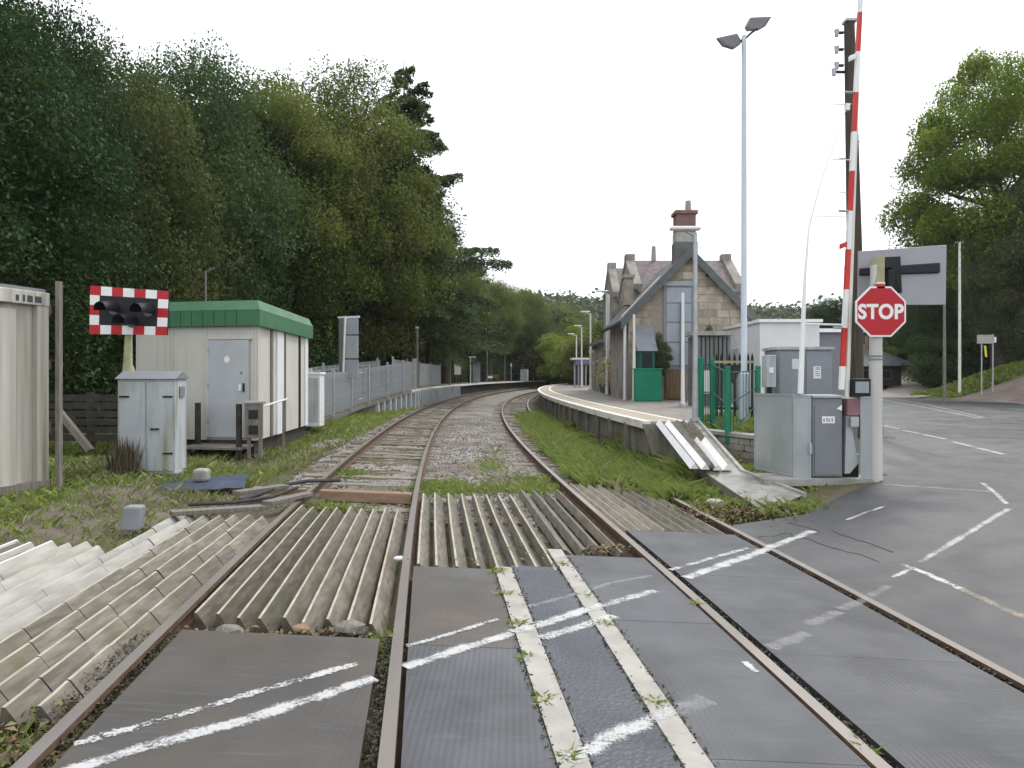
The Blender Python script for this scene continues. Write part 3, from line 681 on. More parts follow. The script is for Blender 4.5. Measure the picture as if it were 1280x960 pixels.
# ramp of the left platform
def left_ramp():
    t = empty('platform_ramp', (-6.3, 28, .1), 'long ramp climbing beside the grey fence up to the left platform', 'ramp')
    ys = np.linspace(20.3, 36.45, 14); rows = []
    xa = lambda Y: float(np.interp(Y, [20, 28, 36.5], [-6.15, -6.25, inv(-2.56, 36.5)]))
    zr = lambda Y: float(np.interp(Y, [20, 25, 36.5], [.3, .36, .99]))
    mb = MB().sheet([[(xa(Y), Y, zr(Y) - .16), (xa(Y), Y, zr(Y)), (xa(Y) - 1.7, Y, zr(Y)), (xa(Y) - 1.7, Y, zr(Y) - .16)] for Y in ys]); mb.build('slab', M['grey_wood'], t)
    MB().sheet([[(xa(Y) - .12, Y, zr(Y) - .14), (xa(Y) - .12, Y, -.1)] for Y in ys if Y < 30.5]).build('side_wall', M['plat_wall'], t)
    for Y in np.arange(30.6, 36.4, .95):
        MB().box((xa(Y) - .1, Y, zr(Y) / 2 - .12), (.18, .4, zr(Y) + .1)).build('support_leg', M['pale_grey'], t)
    return xa, zr
LXA, LZR = left_ramp()
def pale_fence(name, label, pts, z0, hgt, step, mat, group, post_every=14, pale=(.07, .02)):
    t = empty(name, pts[0](0), label, 'fence', group)
    L = pts[1]; n = int(L / step); f = pts[0]
    pm_ = None; prev = None
    org = WO[t.name]
    me = MB().box((0, 0, hgt / 2), (pale[0], pale[1], hgt)).mesh('pale'); me.materials.append(M[mat])
    k = min(n, 300)
    for i in range(n + 1):
        p = f(i * L / n); q = f(min(L, i * L / n + .3)) - f(max(0, i * L / n - .3)); a = math.atan2(q[1], q[0])
        ob = bpy.data.objects.new('pale', me); COL.objects.link(ob); ob.parent = t; ob.location = tuple(p - org + V3(0, 0, z0)); ob.rotation_euler = (0, 0, a)
        if i % post_every == 0:
            MB().box(p + V3(.03 * math.sin(a), -.03 * math.cos(a), z0 + hgt / 2 + .02), (.09, .09, hgt + .25), a).build('post', M['galv'], t)
    for zz in (.18, hgt - .18):
        MB().tube([f(i * L / 16) + V3(0, 0, z0 + zz) + V3(-.035, .02, 0) for i in range(17)], .03, 5).build('fence_rail', M[mat], t)
    return t
pale_fence('ramp_fence', 'grey fence of upright pales along the left platform ramp', (lambda d: V3(LXA(20.6 + d) + .02, 20.6 + d, LZR(20.6 + d)), 15.6), .1, 1.42, .115, 'galv', 'grey pale fences', pale=(.035, .02), post_every=24)
pale_fence('ramp_fence', 'taller grey fence at the back of the left platform ramp', (lambda d: V3(LXA(21 + d) - 1.75, 21 + d, LZR(21 + d)), 15.5), .1, 1.5, .17, 'galv_green', 'grey pale fences', pale=(.05, .02), post_every=22)
pale_fence('platform_fence', 'pale grey fence at the back of the left platform beside its start', (lambda d: V3(inv(-1.8525 - .7 - 1.2, 37.2 + d), 37.2 + d, 1.0), 21), .05, 1.62, .13, 'galv', 'grey pale fences', pale=(.1, .02), post_every=40)

# ================================================================== LEFT SIDE: container, signal, cabinets, cabin
ZL = .27
def cyl_parts(t, name, p0, p1, r0, r1, mat, n=10): return MB().tube([p0, p1], [r0, r1], n).build(name, M[mat], t, smooth=True)
def container():
    # near right corner at (60,612)
    c = V3(-5.89, 8.63, ZL); ux = V3(-.24, -.97, 0); ux /= np.linalg.norm(ux); uy = V3(-.97, .24, 0); uy /= np.linalg.norm(uy)
    t = empty('storage_container', c, 'streaky white metal storage container at the left edge of the picture', 'container')
    Wd, Ln, Ht = 6.0, 2.4, 2.50; up = V3(0, 0, 1)
    body = MB(); body.hexa(c + up * .12 + uy * .06, ux * Wd, uy * Ln, up * (Ht - .22)); body.build('body', M['white_metal'], t)
    for i in range(9):  # broad pressed corrugations of the front
        a = c + up * .14 - uy * .0 + ux * (.34 + i * .62)
        MB().prism([a + uy * .06, a + ux * .1 + uy * .0, a + ux * .38 + uy * .0, a + ux * .48 + uy * .06], up * (Ht - .38)).build('wall_rib', M['white_metal'], t)
    MB().hexa(c + ux * -.0 + uy * -.02, ux * .16, uy * .16, up * Ht).build('corner_post', M['white_metal'], t, bevel=.01)
    MB().hexa(c + up * (Ht - .17) - uy * .035, ux * Wd, uy * .09, up * .17).build('top_rail', M['white_metal'], t, bevel=.01)
    MB().hexa(c + up * .0 - uy * .03, ux * Wd, uy * .09, up * .14).build('bottom_rail', M['grey_wood'], t)
    MB().hexa(c + up * Ht + uy * .04, ux * Wd, uy * Ln, up * .05).build('roof', M['grey_paint'], t)
    for x0, w_, h_ in [(.12, .09, .1), (.24, .07, .1), (.34, .03, .1), (.42, .04, .09), (.7, .09, .1), (.85, .07, .1), (.98, .05, .1)]:
        MB().hexa(c + ux * x0 + up * (Ht - .14) - uy * .039, ux * w_, uy * .002, up * h_ * .8).build('stencil_mark', M['text_dark'], t)
    for zz in (.06, .8, 1.6, 2.3): MB().box(c + up * zz + ux * -.02 + uy * .03, (.05, .07, .12)).build('hinge', M['rail_side'], t)
    p = empty('timber_post', c + V3(.09, .1, 0), 'thin grey green post standing at the corner of the white container', 'post')
    MB().box(c + V3(.10, .06, 1.33), (.05, .07, 2.66)).build('shaft', M['grey_wood'], p)
container()

def cabinet():
    Y0 = 10.2; a = V3(*P(147, 591, Y0)[:2], ZL - .02); b = V3(*P(219, 592, Y0)[:2], ZL - .02); up = V3(0, 0, 1)
    ux = (b - a); W_ = np.linalg.norm(ux); ux /= W_; uy = V3(-.2, 1, 0); uy /= np.linalg.norm(uy); D = .62; Ht = 1.43
    t = empty('trackside_cabinet', (a + b) / 2, 'pale grey double door cabinet with a dark weed in front of its left door', 'cabinet')
    MB().hexa(a, ux * W_, uy * D, up * Ht).build('body', M['pale_grey'], t, bevel=.008)
    r0 = a - ux * .03 - uy * .05 + up * Ht
    MB().prism([r0, r0 + uy * (D + .1), r0 + uy * (D / 2 + .05) + up * .12], ux * (W_ + .06)).build('roof', M['grey_paint'], t)
    for i in (0, 1):
        d0 = a + ux * (.03 + i * (W_ / 2 - .01)) - uy * .022 + up * .05
        d = MB().hexa(d0, ux * (W_ / 2 - .045), uy * .02, up * (Ht - .1)).build('door', M['pale_grey'], t, bevel=.004)
        for zz in (.25, 1.1):
            MB().hexa(d0 + up * zz - uy * .012 + ux * (0 if i == 0 else W_ / 2 - .2), ux * .15, uy * .012, up * .025).build('hinge', M['black'], d)
        if i: MB().hexa(d0 + ux * .05 + up * .62 - uy * .03, ux * .13, uy * .03, up * .02).build('handle', M['black'], d)
    MB().hexa(a + ux * (W_ + .002) + up * 1.15 + uy * .2, ux * .02, uy * .25, up * .16).build('vent', M['grey_paint'], t)
    MB().hexa(a - uy * .03 - ux * .03 - up * .1, ux * (W_ + .06), uy * (D + .06), up * .12).build('plinth', M['concrete_grey'], t)
    # weed
    g = np.array([]); V = []; base = a + ux * .16 - uy * .18
    for _ in range(260):
        q = base + ux * random.gauss(0, .10) + uy * random.gauss(0, .05); h = random.uniform(.2, .62); d = V3(random.gauss(0, .07), random.gauss(0, .05), h)
        s_ = V3(.012, .004, 0); V.append([q - s_, q + s_, q + d])
    o = polys('dead_weed', np.array(V), [random.random() for _ in V], M['weed'], origin=tuple(base)); setp(o, 'dry dark weed growing against the pale grey double door cabinet', 'weed')
M['weed'] = leafmat('dead_weed', [(.05, .04, .03), (.1, .085, .06), (.15, .12, .08)], trans=.1)
cabinet()

def wigwag():
    Y = 11.3; b = V3(*P(157, 470, Y)[:2], ZL)
    t = empty('crossing_signal', b, 'level crossing light signal with red and white chequered border facing the camera', 'crossing signal')
    tl, tr, bl, br = P(113, 357, 11.45), P(211, 364, 11.15), P(112, 417.5, 11.45), P(208.5, 419, 11.15)
    f = lambda u, v, d=0: (tl * (1 - u) + tr * u) * (1 - v) + (bl * (1 - u) + br * u) * v + nn * d
    nn = np.cross(tr - tl, bl - tl); nn /= np.linalg.norm(nn); nn = nn if nn[1] < 0 else -nn
    def plate(u0, u1, v0, v1, d0, d1, nm, mat, parent=t, bevel=0):
        vs = [f(u, v, d) for d in (d0, d1) for u, v in ((u0, v0), (u1, v0), (u1, v1), (u0, v1))]
        return MB().add(vs, [(0, 1, 2, 3), (7, 6, 5, 4), (0, 4, 5, 1), (1, 5, 6, 2), (2, 6, 7, 3), (3, 7, 4, 0)]).build(nm, M[mat], parent, bevel=bevel)
    bd = plate(0, 1, 0, 1, -.03, 0, 'backboard', 'black_plastic')
    bu, bv = .125, .19; n = 7
    for i in range(n):
        for v0, v1 in ((0, bv), (1 - bv, 1)):
            plate(i / n + .001, (i + 1) / n - .001, v0, v1, .0, .006, 'border_square', 'red' if i % 2 == 0 else 'white', bd)
    for i in range(3):
        v0 = bv + i * (1 - 2 * bv) / 3
        for u0, u1 in ((0, bu), (1 - bu, 1)):
            plate(u0, u1, v0 + .002, v0 + (1 - 2 * bv) / 3 - .002, .0, .006, 'border_square', 'white' if i != 1 else 'red', bd)
    for u, v in ((.31, .44), (.76, .44), (.55, .70)):
        c0 = f(u, v); rr = .115; ru = (tr - tl) / np.linalg.norm(tr - tl); rv = V3(0, 0, 1)
        # lens and long hood
        lens = MB().add([c0 + nn * .012 + rr * (math.cos(a) * ru + math.sin(a) * rv) for a in np.linspace(0, 6.283, 20, endpoint=False)], [tuple(range(20))]).build('lens', M['glass_dark'], t)
        mb = MB(); rows = []
        for d, k in ((0, 1.05), (.3, 1.0)):
            rows.append([c0 + nn * d + rr * k * (math.cos(a) * ru + math.sin(a) * rv) - rv * d * .12 for a in np.linspace(-.35, math.pi + .35, 15)])
        mb.sheet(rows); mb.sheet([[q - (q - c0) * .06 for q in r_] for r_ in rows])
        mb.build('hood', M['black_plastic'], lens, smooth=True)
    bx = P(158, 425, Y + .12)
    MB().tube([b, V3(b[0], b[1] + .1, 1.55)], [.09, .085], 12).build('post', M['yellow_moss'], t, smooth=True)
    MB().tube([V3(b[0], b[1] + .1, 1.5), V3(b[0] + .01, b[1] + .1, 1.72), V3(b[0] - .02, b[1] + .1, 1.92), V3(b[0] - .01, b[1] + .1, 2.3), V3(b[0], b[1] + .1, 2.9)], [.12, .12, .07, .06, .05], 12).build('post_sleeve', M['yellow_moss'], t, smooth=True)
    MB().box(f(.5, .5, -.12), (.5, .16, .4)).build('lamp_housing', M['black_plastic'], t)
wigwag()

def cabin():
    up = V3(0, 0, 1); c = V3(-5.53, 14.7, ZL + .06); ux = V3(-.975, .17, 0); uy = V3(-.07, 1, 0)
    t = empty('equipment_cabin', c, 'cream prefabricated cabin with green roof and grey door among grass', 'cabin')
    Wd, Ln, Ht = 2.95, 4.9, 2.50
    wall = MB().hexa(c, ux * Wd, uy * Ln, up * Ht).build('body', M['cream_wall'], t)
    # panel joints on both visible faces as raised strips
    for d in (.05, 1.18, 2.0, 2.88): MB().hexa(c + ux * d - uy * .018, ux * .05, uy * .02, up * Ht).build('panel_strip', M['cream_wall'], t)
    for d, w_, mt in ((.04, .08, 'cream_wall'), (1.05, .16, 'grey_wood'), (1.55, .55, 'white_wall'), (2.3, .03, 'grey_wood'), (3.75, .12, 'black'), (4.4, .3, 'white_wall')):
        MB().hexa(c + uy * d + V3(.0, 0, 0), V3(.035, .002, 0), uy * w_, up * (Ht - .02)).build('panel_strip', M[mt], t)
    # flat roof with deep fascia
    a = c + up * (Ht - .02) - ux * .12 - uy * .12
    for (p, u, v) in ((a, ux * (Wd + .24), uy * .06), (a, ux * .06, uy * (Ln + .24)), (a + ux * (Wd + .18), ux * .06, uy * (Ln + .24)), (a + uy * (Ln + .18), ux * (Wd + .24), uy * .06)):
        pass
    fs = MB(); q0 = [a, a + ux * (Wd + .24), a + ux * (Wd + .24) + uy * (Ln + .24), a + uy * (Ln + .24)]
    q1 = [p + up * .34 for p in q0]; cen = sum(q0) / 4
    q2 = [p + (cen - p) * .06 + up * .56 for p in q0]
    fs.add(q0 + q1, [(0, 1, 5, 4), (1, 2, 6, 5), (2, 3, 7, 6), (3, 0, 4, 7), (3, 2, 1, 0)]); fs.build('fascia', M['green_fascia'], t)
    rf = MB().add([p + (p - cen) * .004 + up * .0 for p in q1] + q2, [(0, 1, 5, 4), (1, 2, 6, 5), (2, 3, 7, 6), (3, 0, 4, 7), (4, 5, 6, 7)]).build('roof', M['green_roof'], t)
    for i in range(9):
        MB().hexa(a + ux * (.55 + i * .27) - uy * .02, ux * .05, uy * .022, up * .33).build('fascia_rib', M['green_fascia'], t)
    # door
    d0 = c + ux * .16 - uy * .05 + up * .06
    dr = MB().hexa(d0, ux * .98, uy * .04, up * 2.12).build('door', M['door_grey'], t, bevel=.006)
    MB().hexa(d0 + ux * -.07 + up * 2.13 - uy * .01, ux * 1.12, uy * .07, up * .05).build('door_frame', M['cream_wall'], t)
    MB().hexa(d0 + ux * .98, ux * .06, uy * .05, up * 2.14).build('door_frame', M['cream_wall'], t)
    MB().hexa(d0 + ux * .1 + up * 1.0 - uy * .03, ux * .04, uy * .03, up * .18).build('handle', M['black'], dr)
    MB().hexa(d0 + ux * .18 + up * 1.02 - uy * .012, ux * .06, uy * .012, up * .14).build('lock_plate', M['white'], dr)
    MB().hexa(d0 + ux * .15 + up * 1.38 - uy * .012, ux * .05, uy * .012, up * .05).build('keyhole_cover', M['grey_paint'], dr)
    # small white palm shaped mark
    m0 = d0 + ux * .52 + up * 1.68 - uy * .004; poly = []
    for x_, z_ in ((-.05, -.05), (.05, -.05), (.075, .04), (.05, .05), (.045, .10), (.02, .06), (.0, .12), (-.02, .06), (-.045, .10), (-.05, .05), (-.075, .04)): poly.append(m0 - ux * x_ + up * z_)
    MB().prism(poly, -uy * .003).build('sign', M['white'], dr)
    for zz in (.3, 1.1, 1.85): MB().hexa(d0 + ux * .95 + up * zz - uy * .015, ux * .05, uy * .02, up * .09).build('hinge', M['galv'], dr)
    # base, plinth, step and posts
    MB().hexa(c - up * .45 + ux * .08 + uy * .08, ux * (Wd - .16), uy * (Ln - .16), up * .46).build('plinth', M['dark_wood'], t)
    s0 = c - uy * .85 + ux * .05 - up * .32
    st = MB()
    for i in range(4): MB().hexa(s0 + uy * (i * .2) + up * .2, ux * 1.35, uy * .185, up * .05).build('step_board', M['grey_wood'], t)
    for q in (.08, 1.2): MB().hexa(s0 + ux * q + uy * .05, ux * .08, uy * .08, up * .22).build('step_leg', M['dark_wood'], t)
    MB().hexa(c + ux * .1 - uy * .06 - up * .16, ux * 1.05, uy * .04, up * .17).build('threshold', M['dark_wood'], t)
    ps = [c + ux * .10 - uy * .75 - up * .3, c + ux * 1.22 - uy * .35 - up * .3]
    for p, h in ((ps[0], 1.12), (ps[1], 1.12)): MB().hexa(p, ux * .11, uy * .1, up * h).build('step_post', M['dark_wood'], t, bevel=.006)
    # meter box on the right
    mbx = empty('meter_box', c + V3(.12, -.75, 0), 'small wooden box with dark openings beside the grey cabin door', 'box')
    b0 = c + V3(.06, -.8, -.1); MB().hexa(b0 + V3(0, 0, .22), V3(.33, .12, 0), V3(-.1, .3, 0), up * .72).build('case', M['grey_wood'], mbx, bevel=.01)
    for zz in (.3, .62): MB().hexa(b0 + V3(.08, .018, zz), V3(.17, .062, 0), V3(.004, -.012, 0), up * .18).build('opening', M['black'], mbx)
    MB().hexa(b0 + V3(-.02, -.03, .93), V3(.4, .14, 0), V3(-.1, .34, 0), up * .04).build('lid', M['concrete'], mbx)
    for q in (.02, .26): MB().hexa(b0 + V3(q, .08, -.2), V3(.06, 0, 0), V3(0, .06, 0), up * .44).build('leg', M['grey_wood'], mbx)
    h = empty('hand_rail', c + V3(.3, -.2, 0), 'pale metal hand rail on the corner of the cream cabin', 'hand rail')
    MB().tube([c + V3(.3, -.5, .75), c + V3(.45, .7, .88)], .022, 8).build('bar', M['cream'], h); MB().tube([c + V3(.42, .5, -.3), c + V3(.42, .5, .86)], .025, 8).build('post', M['grey_wood'], h)
    pl = empty('thin_pole', P(257, 380, 19.5) * V3(1, 1, 0) + V3(0, 0, ZL), 'thin pale pole rising behind the green cabin roof', 'pole')
    b = WO[pl.name]; MB().tube([b, V3(b[0], b[1], 4.75)], [.045, .03], 8).build('shaft', M['grey_wood'], pl); MB().tube([V3(b[0], b[1], 4.7), V3(b[0] + .22, b[1], 4.82)], .025, 6).build('bracket', M['grey_wood'], pl)
cabin()

def small_left():
    up = V3(0, 0, 1)
    c = V3(*P(394, 531, 20.6)[:2], ZL - .05)
    t = empty('trackside_box', c, 'narrow white upright cabinet beside the cabin and the grey fence', 'cabinet')
    MB().box(c + up * .78, (.42, .5, 1.56)).build('body', M['white_wall'], t, bevel=.01); MB().box(c + up * 1.59, (.48, .56, .07)).build('lid', M['white'], t, bevel=.01)
    MB().box(c + up * .8 + V3(0, -.262, 0), (.34, .02, 1.3)).build('door', M['pale_grey'], t)
    # rear of an information board on its post
    Y = 25.6; b = V3(*P(427, 520, Y)[:2], ZL - .05)
    t = empty('signal_board', b, 'tall grey panelled board on a white post beside the ramp fence', 'sign board')
    MB().tube([b, V3(*P(431.5, 396, Y))], .045, 10).build('post', M['cream'], t, smooth=True)
    tl, br = P(423, 396, Y + .35), P(448, 470, Y + .1)
    for i, (y0, y1, mt) in enumerate(((398, 418, 'blue_grey'), (419.5, 448, 'galv_green'), (449.5, 473, 'blue_grey'))):
        p0 = P(430, y1, Y + .14); p1 = P(447.5, y1, Y + .1); p2 = P(430, y0, Y + .14)
        MB().hexa(p0, p1 - p0, V3(0, .08, 0), p2 - p0).build('panel', M[mt], t, bevel=.01)
    p0 = P(423.5, 473, Y + .5); MB().hexa(p0, P(429.5, 473, Y + .18) - p0, V3(.02, .05, 0), V3(0, 0, 2.3)).build('side_panel', M['galv_green'], t)
    p0 = P(422, 398, Y + .45); MB().hexa(p0, P(449, 397, Y + .1) - p0, V3(0, .12, 0), up * .07).build('top_cap', M['white'], t)
    # blue sheet with a lump on it and marker stub
    q = pxy([(192, 598), (312, 597), (306, 608), (200, 610)])
    o = MB(); c = V3(sum(p[0] for p in q) / 4, sum(p[1] for p in q) / 4, .25)
    rows = []
    for j in range(6):
        r_ = []
        for i in range(10):
            u, v = i / 9, j / 5; a = (1 - v) * ((1 - u) * np.array(q[3]) + u * np.array(q[2])) + v * ((1 - u) * np.array(q[0]) + u * np.array(q[1]))
            r_.append((a[0], a[1], .20 + random.uniform(-.005, .015) - (.08 if j == 0 else 0)))
        rows.append(r_)
    ob = o.sheet(rows).build('blue_tarpaulin', M['tarp'], origin=tuple(c), smooth=True); setp(ob, 'blue sheet lying on the grass in front of the cabinet and cabin', 'tarpaulin')
    c = G(252, 604) + V3(0, 0, .12); mb = MB(); mb.box(c, (.2, .2, .18)); ob = mb.build('concrete_block', M['concrete_grey'], origin=tuple(c), bevel=.04); setp(ob, 'small pale block lying on the blue sheet', 'block')
    c = G(165, 657); mb = MB(); mb.hexa(c + V3(-.09, -.07, -.05), V3(.18, 0, 0), V3(0, .15, 0), V3(.02, 0, .26)); ob = mb.build('marker_stub', M['kiosk_grey_l'], origin=tuple(c), bevel=.025); setp(ob, 'short grey concrete stub standing in the bare dirt', 'marker')
    # loose dark cables and boards beside the left rail
    for lab, pts, r_ in (('thick black cable looping over the dirt toward the left rail', [(300, 628), (330, 620), (352, 609), (385, 605), (425, 603)], .028), ('thin black cable lying on the dirt in front of the blue sheet', [(235, 634), (290, 633), (340, 624), (372, 613)], .022)):
        W = [G(x, y) + V3(0, 0, .03 + .015 * (i % 2)) for i, (x, y) in enumerate(pts)]
        ob = MB().tube(W, r_, 7).build('cable', M['cable'], origin=tuple(W[0]), smooth=True); setp(ob, lab, 'cable')
    for lab, a, b in (('long grey board lying along the far end of the left timber guard', (215, 648), (330, 640)), ('short grey board lying by the left rail near the black cables', (340, 634), (392, 622)), ('dark board lying nearest to the blue sheet', (300, 621), (362, 612))):
        p, q = G(*a), G(*b); d = q - p
        ob = MB().hexa(p + V3(0, 0, .02), d, V3(-d[1], d[0], 0) / np.linalg.norm(d) * .16, V3(0, 0, .05)).build('loose_board', M['grey_wood'], origin=tuple(p), bevel=.006); setp(ob, lab, 'board', 'boards lying by the left rail')
    # dark timber fence under the trees
    t = empty('timber_fence', V3(-8.6, 13.8, .3), 'dark old timber fence with a leaning brace below the left trees', 'fence')
    for i in range(5):
        p = V3(-7.3 - i * 1.25, 13.6 + .05 * i, .25); MB().hexa(p, V3(.11, 0, 0), V3(0, .1, 0), V3(0, 0, 1.15)).build('post', M['dark_wood'], t)
    for i in range(6):
        MB().hexa(V3(-12.5, 13.72, .42 + i * .16), V3(5.4, -.1, 0), V3(0, .03, 0), V3(0, 0, .13)).build('board', M['dark_wood'], t)
    MB().hexa(V3(-8.95, 13.3, 1.0), V3(.75, -.2, -.75), V3(.02, .08, 0), V3(.09, 0, .07)).build('brace', M['grey_wood'], t)
small_left()

# things on the left platform
def left_platform_things():
    def at(x, Y, z=1.0): return V3((x - 640) / F * Y, Y, z)
    t = empty('notice_board', at(572, 65), 'white notice board on dark legs on the left platform', 'notice board')
    b = WO[t.name]; MB().box(b + V3(0, 0, 1.45), (.62, .06, 1.1)).build('panel', M['white_wall'], t, bevel=.01)
    for q in (-.27, 0, .27): MB().box(b + V3(q, 0, .45), (.06, .05, .92)).build('leg', M['black'], t)
    t = empty('shelter', at(595, 76), 'narrow glazed shelter on the left platform', 'shelter'); b = WO[t.name]
    MB().box(b + V3(0, .6, 1.15), (.9, .06, 2.2)).build('back_panel', M['blue_grey'], t); MB().box(b + V3(-.45, .3, 1.15), (.05, .7, 2.2)).build('side_panel', M['blue_grey'], t); MB().box(b + V3(0, .3, 2.3), (1.1, .9, .08)).build('roof', M['grey_paint'], t)
    for x, Y, lab, h in ((588, 72, 'white lamp post with short arm by the left platform shelter', 2.75), (639, 100, 'slim dark post with white cap on the left platform', 2.4), (667, 116, 'furthest slim post on the left platform', 2.3)):
        t = empty('platform_lamp', at(x, Y), lab, 'lamp post', 'posts on the left platform'); b = WO[t.name]
        MB().tube([b, b + V3(0, 0, h)], .06, 8).build('shaft', M['white_wall' if x < 600 else 'galv'], t); MB().box(b + V3(.2 if x < 600 else 0, 0, h + .03), (.75 if x < 600 else .2, .2, .12 if x < 600 else .5)).build('lamp_head', M['white'], t)
    for x, Y, z1, lab in ((521.5, 40, 4.6, 'tall dark pole at the start of the left platform'), (562.5, 58, 5.6, 'dark pole left of the white notice board'), (609, 84, 6.2, 'thin pole under the trees past the left shelter'), (631, 96, 6.2, 'thin pole left of the far grey cabinet')):
        t = empty('thin_pole', at(x, Y), lab, 'pole', 'poles on the left platform'); b = WO[t.name]
        MB().tube([b, V3(b[0], b[1], z1)], [.09, .07], 7).build('shaft', M['grey_wood'], t)
        MB().box(V3(b[0], b[1], z1), (.2, .14, .12)).build('cap', M['galv'], t)
    t = empty('fence_post', at(518, 37.2), 'pale grey post at the corner of the left platform fence', 'post'); MB().box(WO[t.name] + V3(0, 0, .85), (.2, .2, 1.7)).build('shaft', M['concrete'], t)
    t = empty('platform_cabinet', at(655, 110), 'pale grey cabinet at the far end of the left platform', 'cabinet'); b = WO[t.name]
    MB().box(b + V3(0, 0, .95), (1.2, .8, 1.9)).build('body', M['pale_grey'], t, bevel=.02); MB().box(b + V3(.6, -.42, .95), (.2, .04, 1.85)).build('door', M['white'], t)
    t = empty('bench', at(616, 87), 'weathered bench with something white on it on the left platform', 'bench'); b = WO[t.name]
    for q in (-.6, .6): MB().box(b + V3(q, 0, .22), (.08, .4, .44)).build('leg', M['brown_wood'], t)
    MB().box(b + V3(0, 0, .46), (1.6, .45, .06)).build('seat', M['brown_wood'], t); MB().box(b + V3(0, .2, .75), (1.6, .05, .35)).build('backrest', M['brown_wood'], t)
    o = MB().box(b + V3(-.35, -.02, .62), (.6, .35, .26)).build('bag', M['white'], origin=tuple(b + V3(-.35, 0, .62)), bevel=.06); setp(o, 'white bag lying on the weathered platform bench', 'bag')
    t = empty('bollard', at(596, 73), 'short pale bollard at the edge of the left platform', 'bollard'); MB().tube([WO[t.name], WO[t.name] + V3(0, 0, .75)], .07, 8).build('shaft', M['concrete'], t)
left_platform_things()

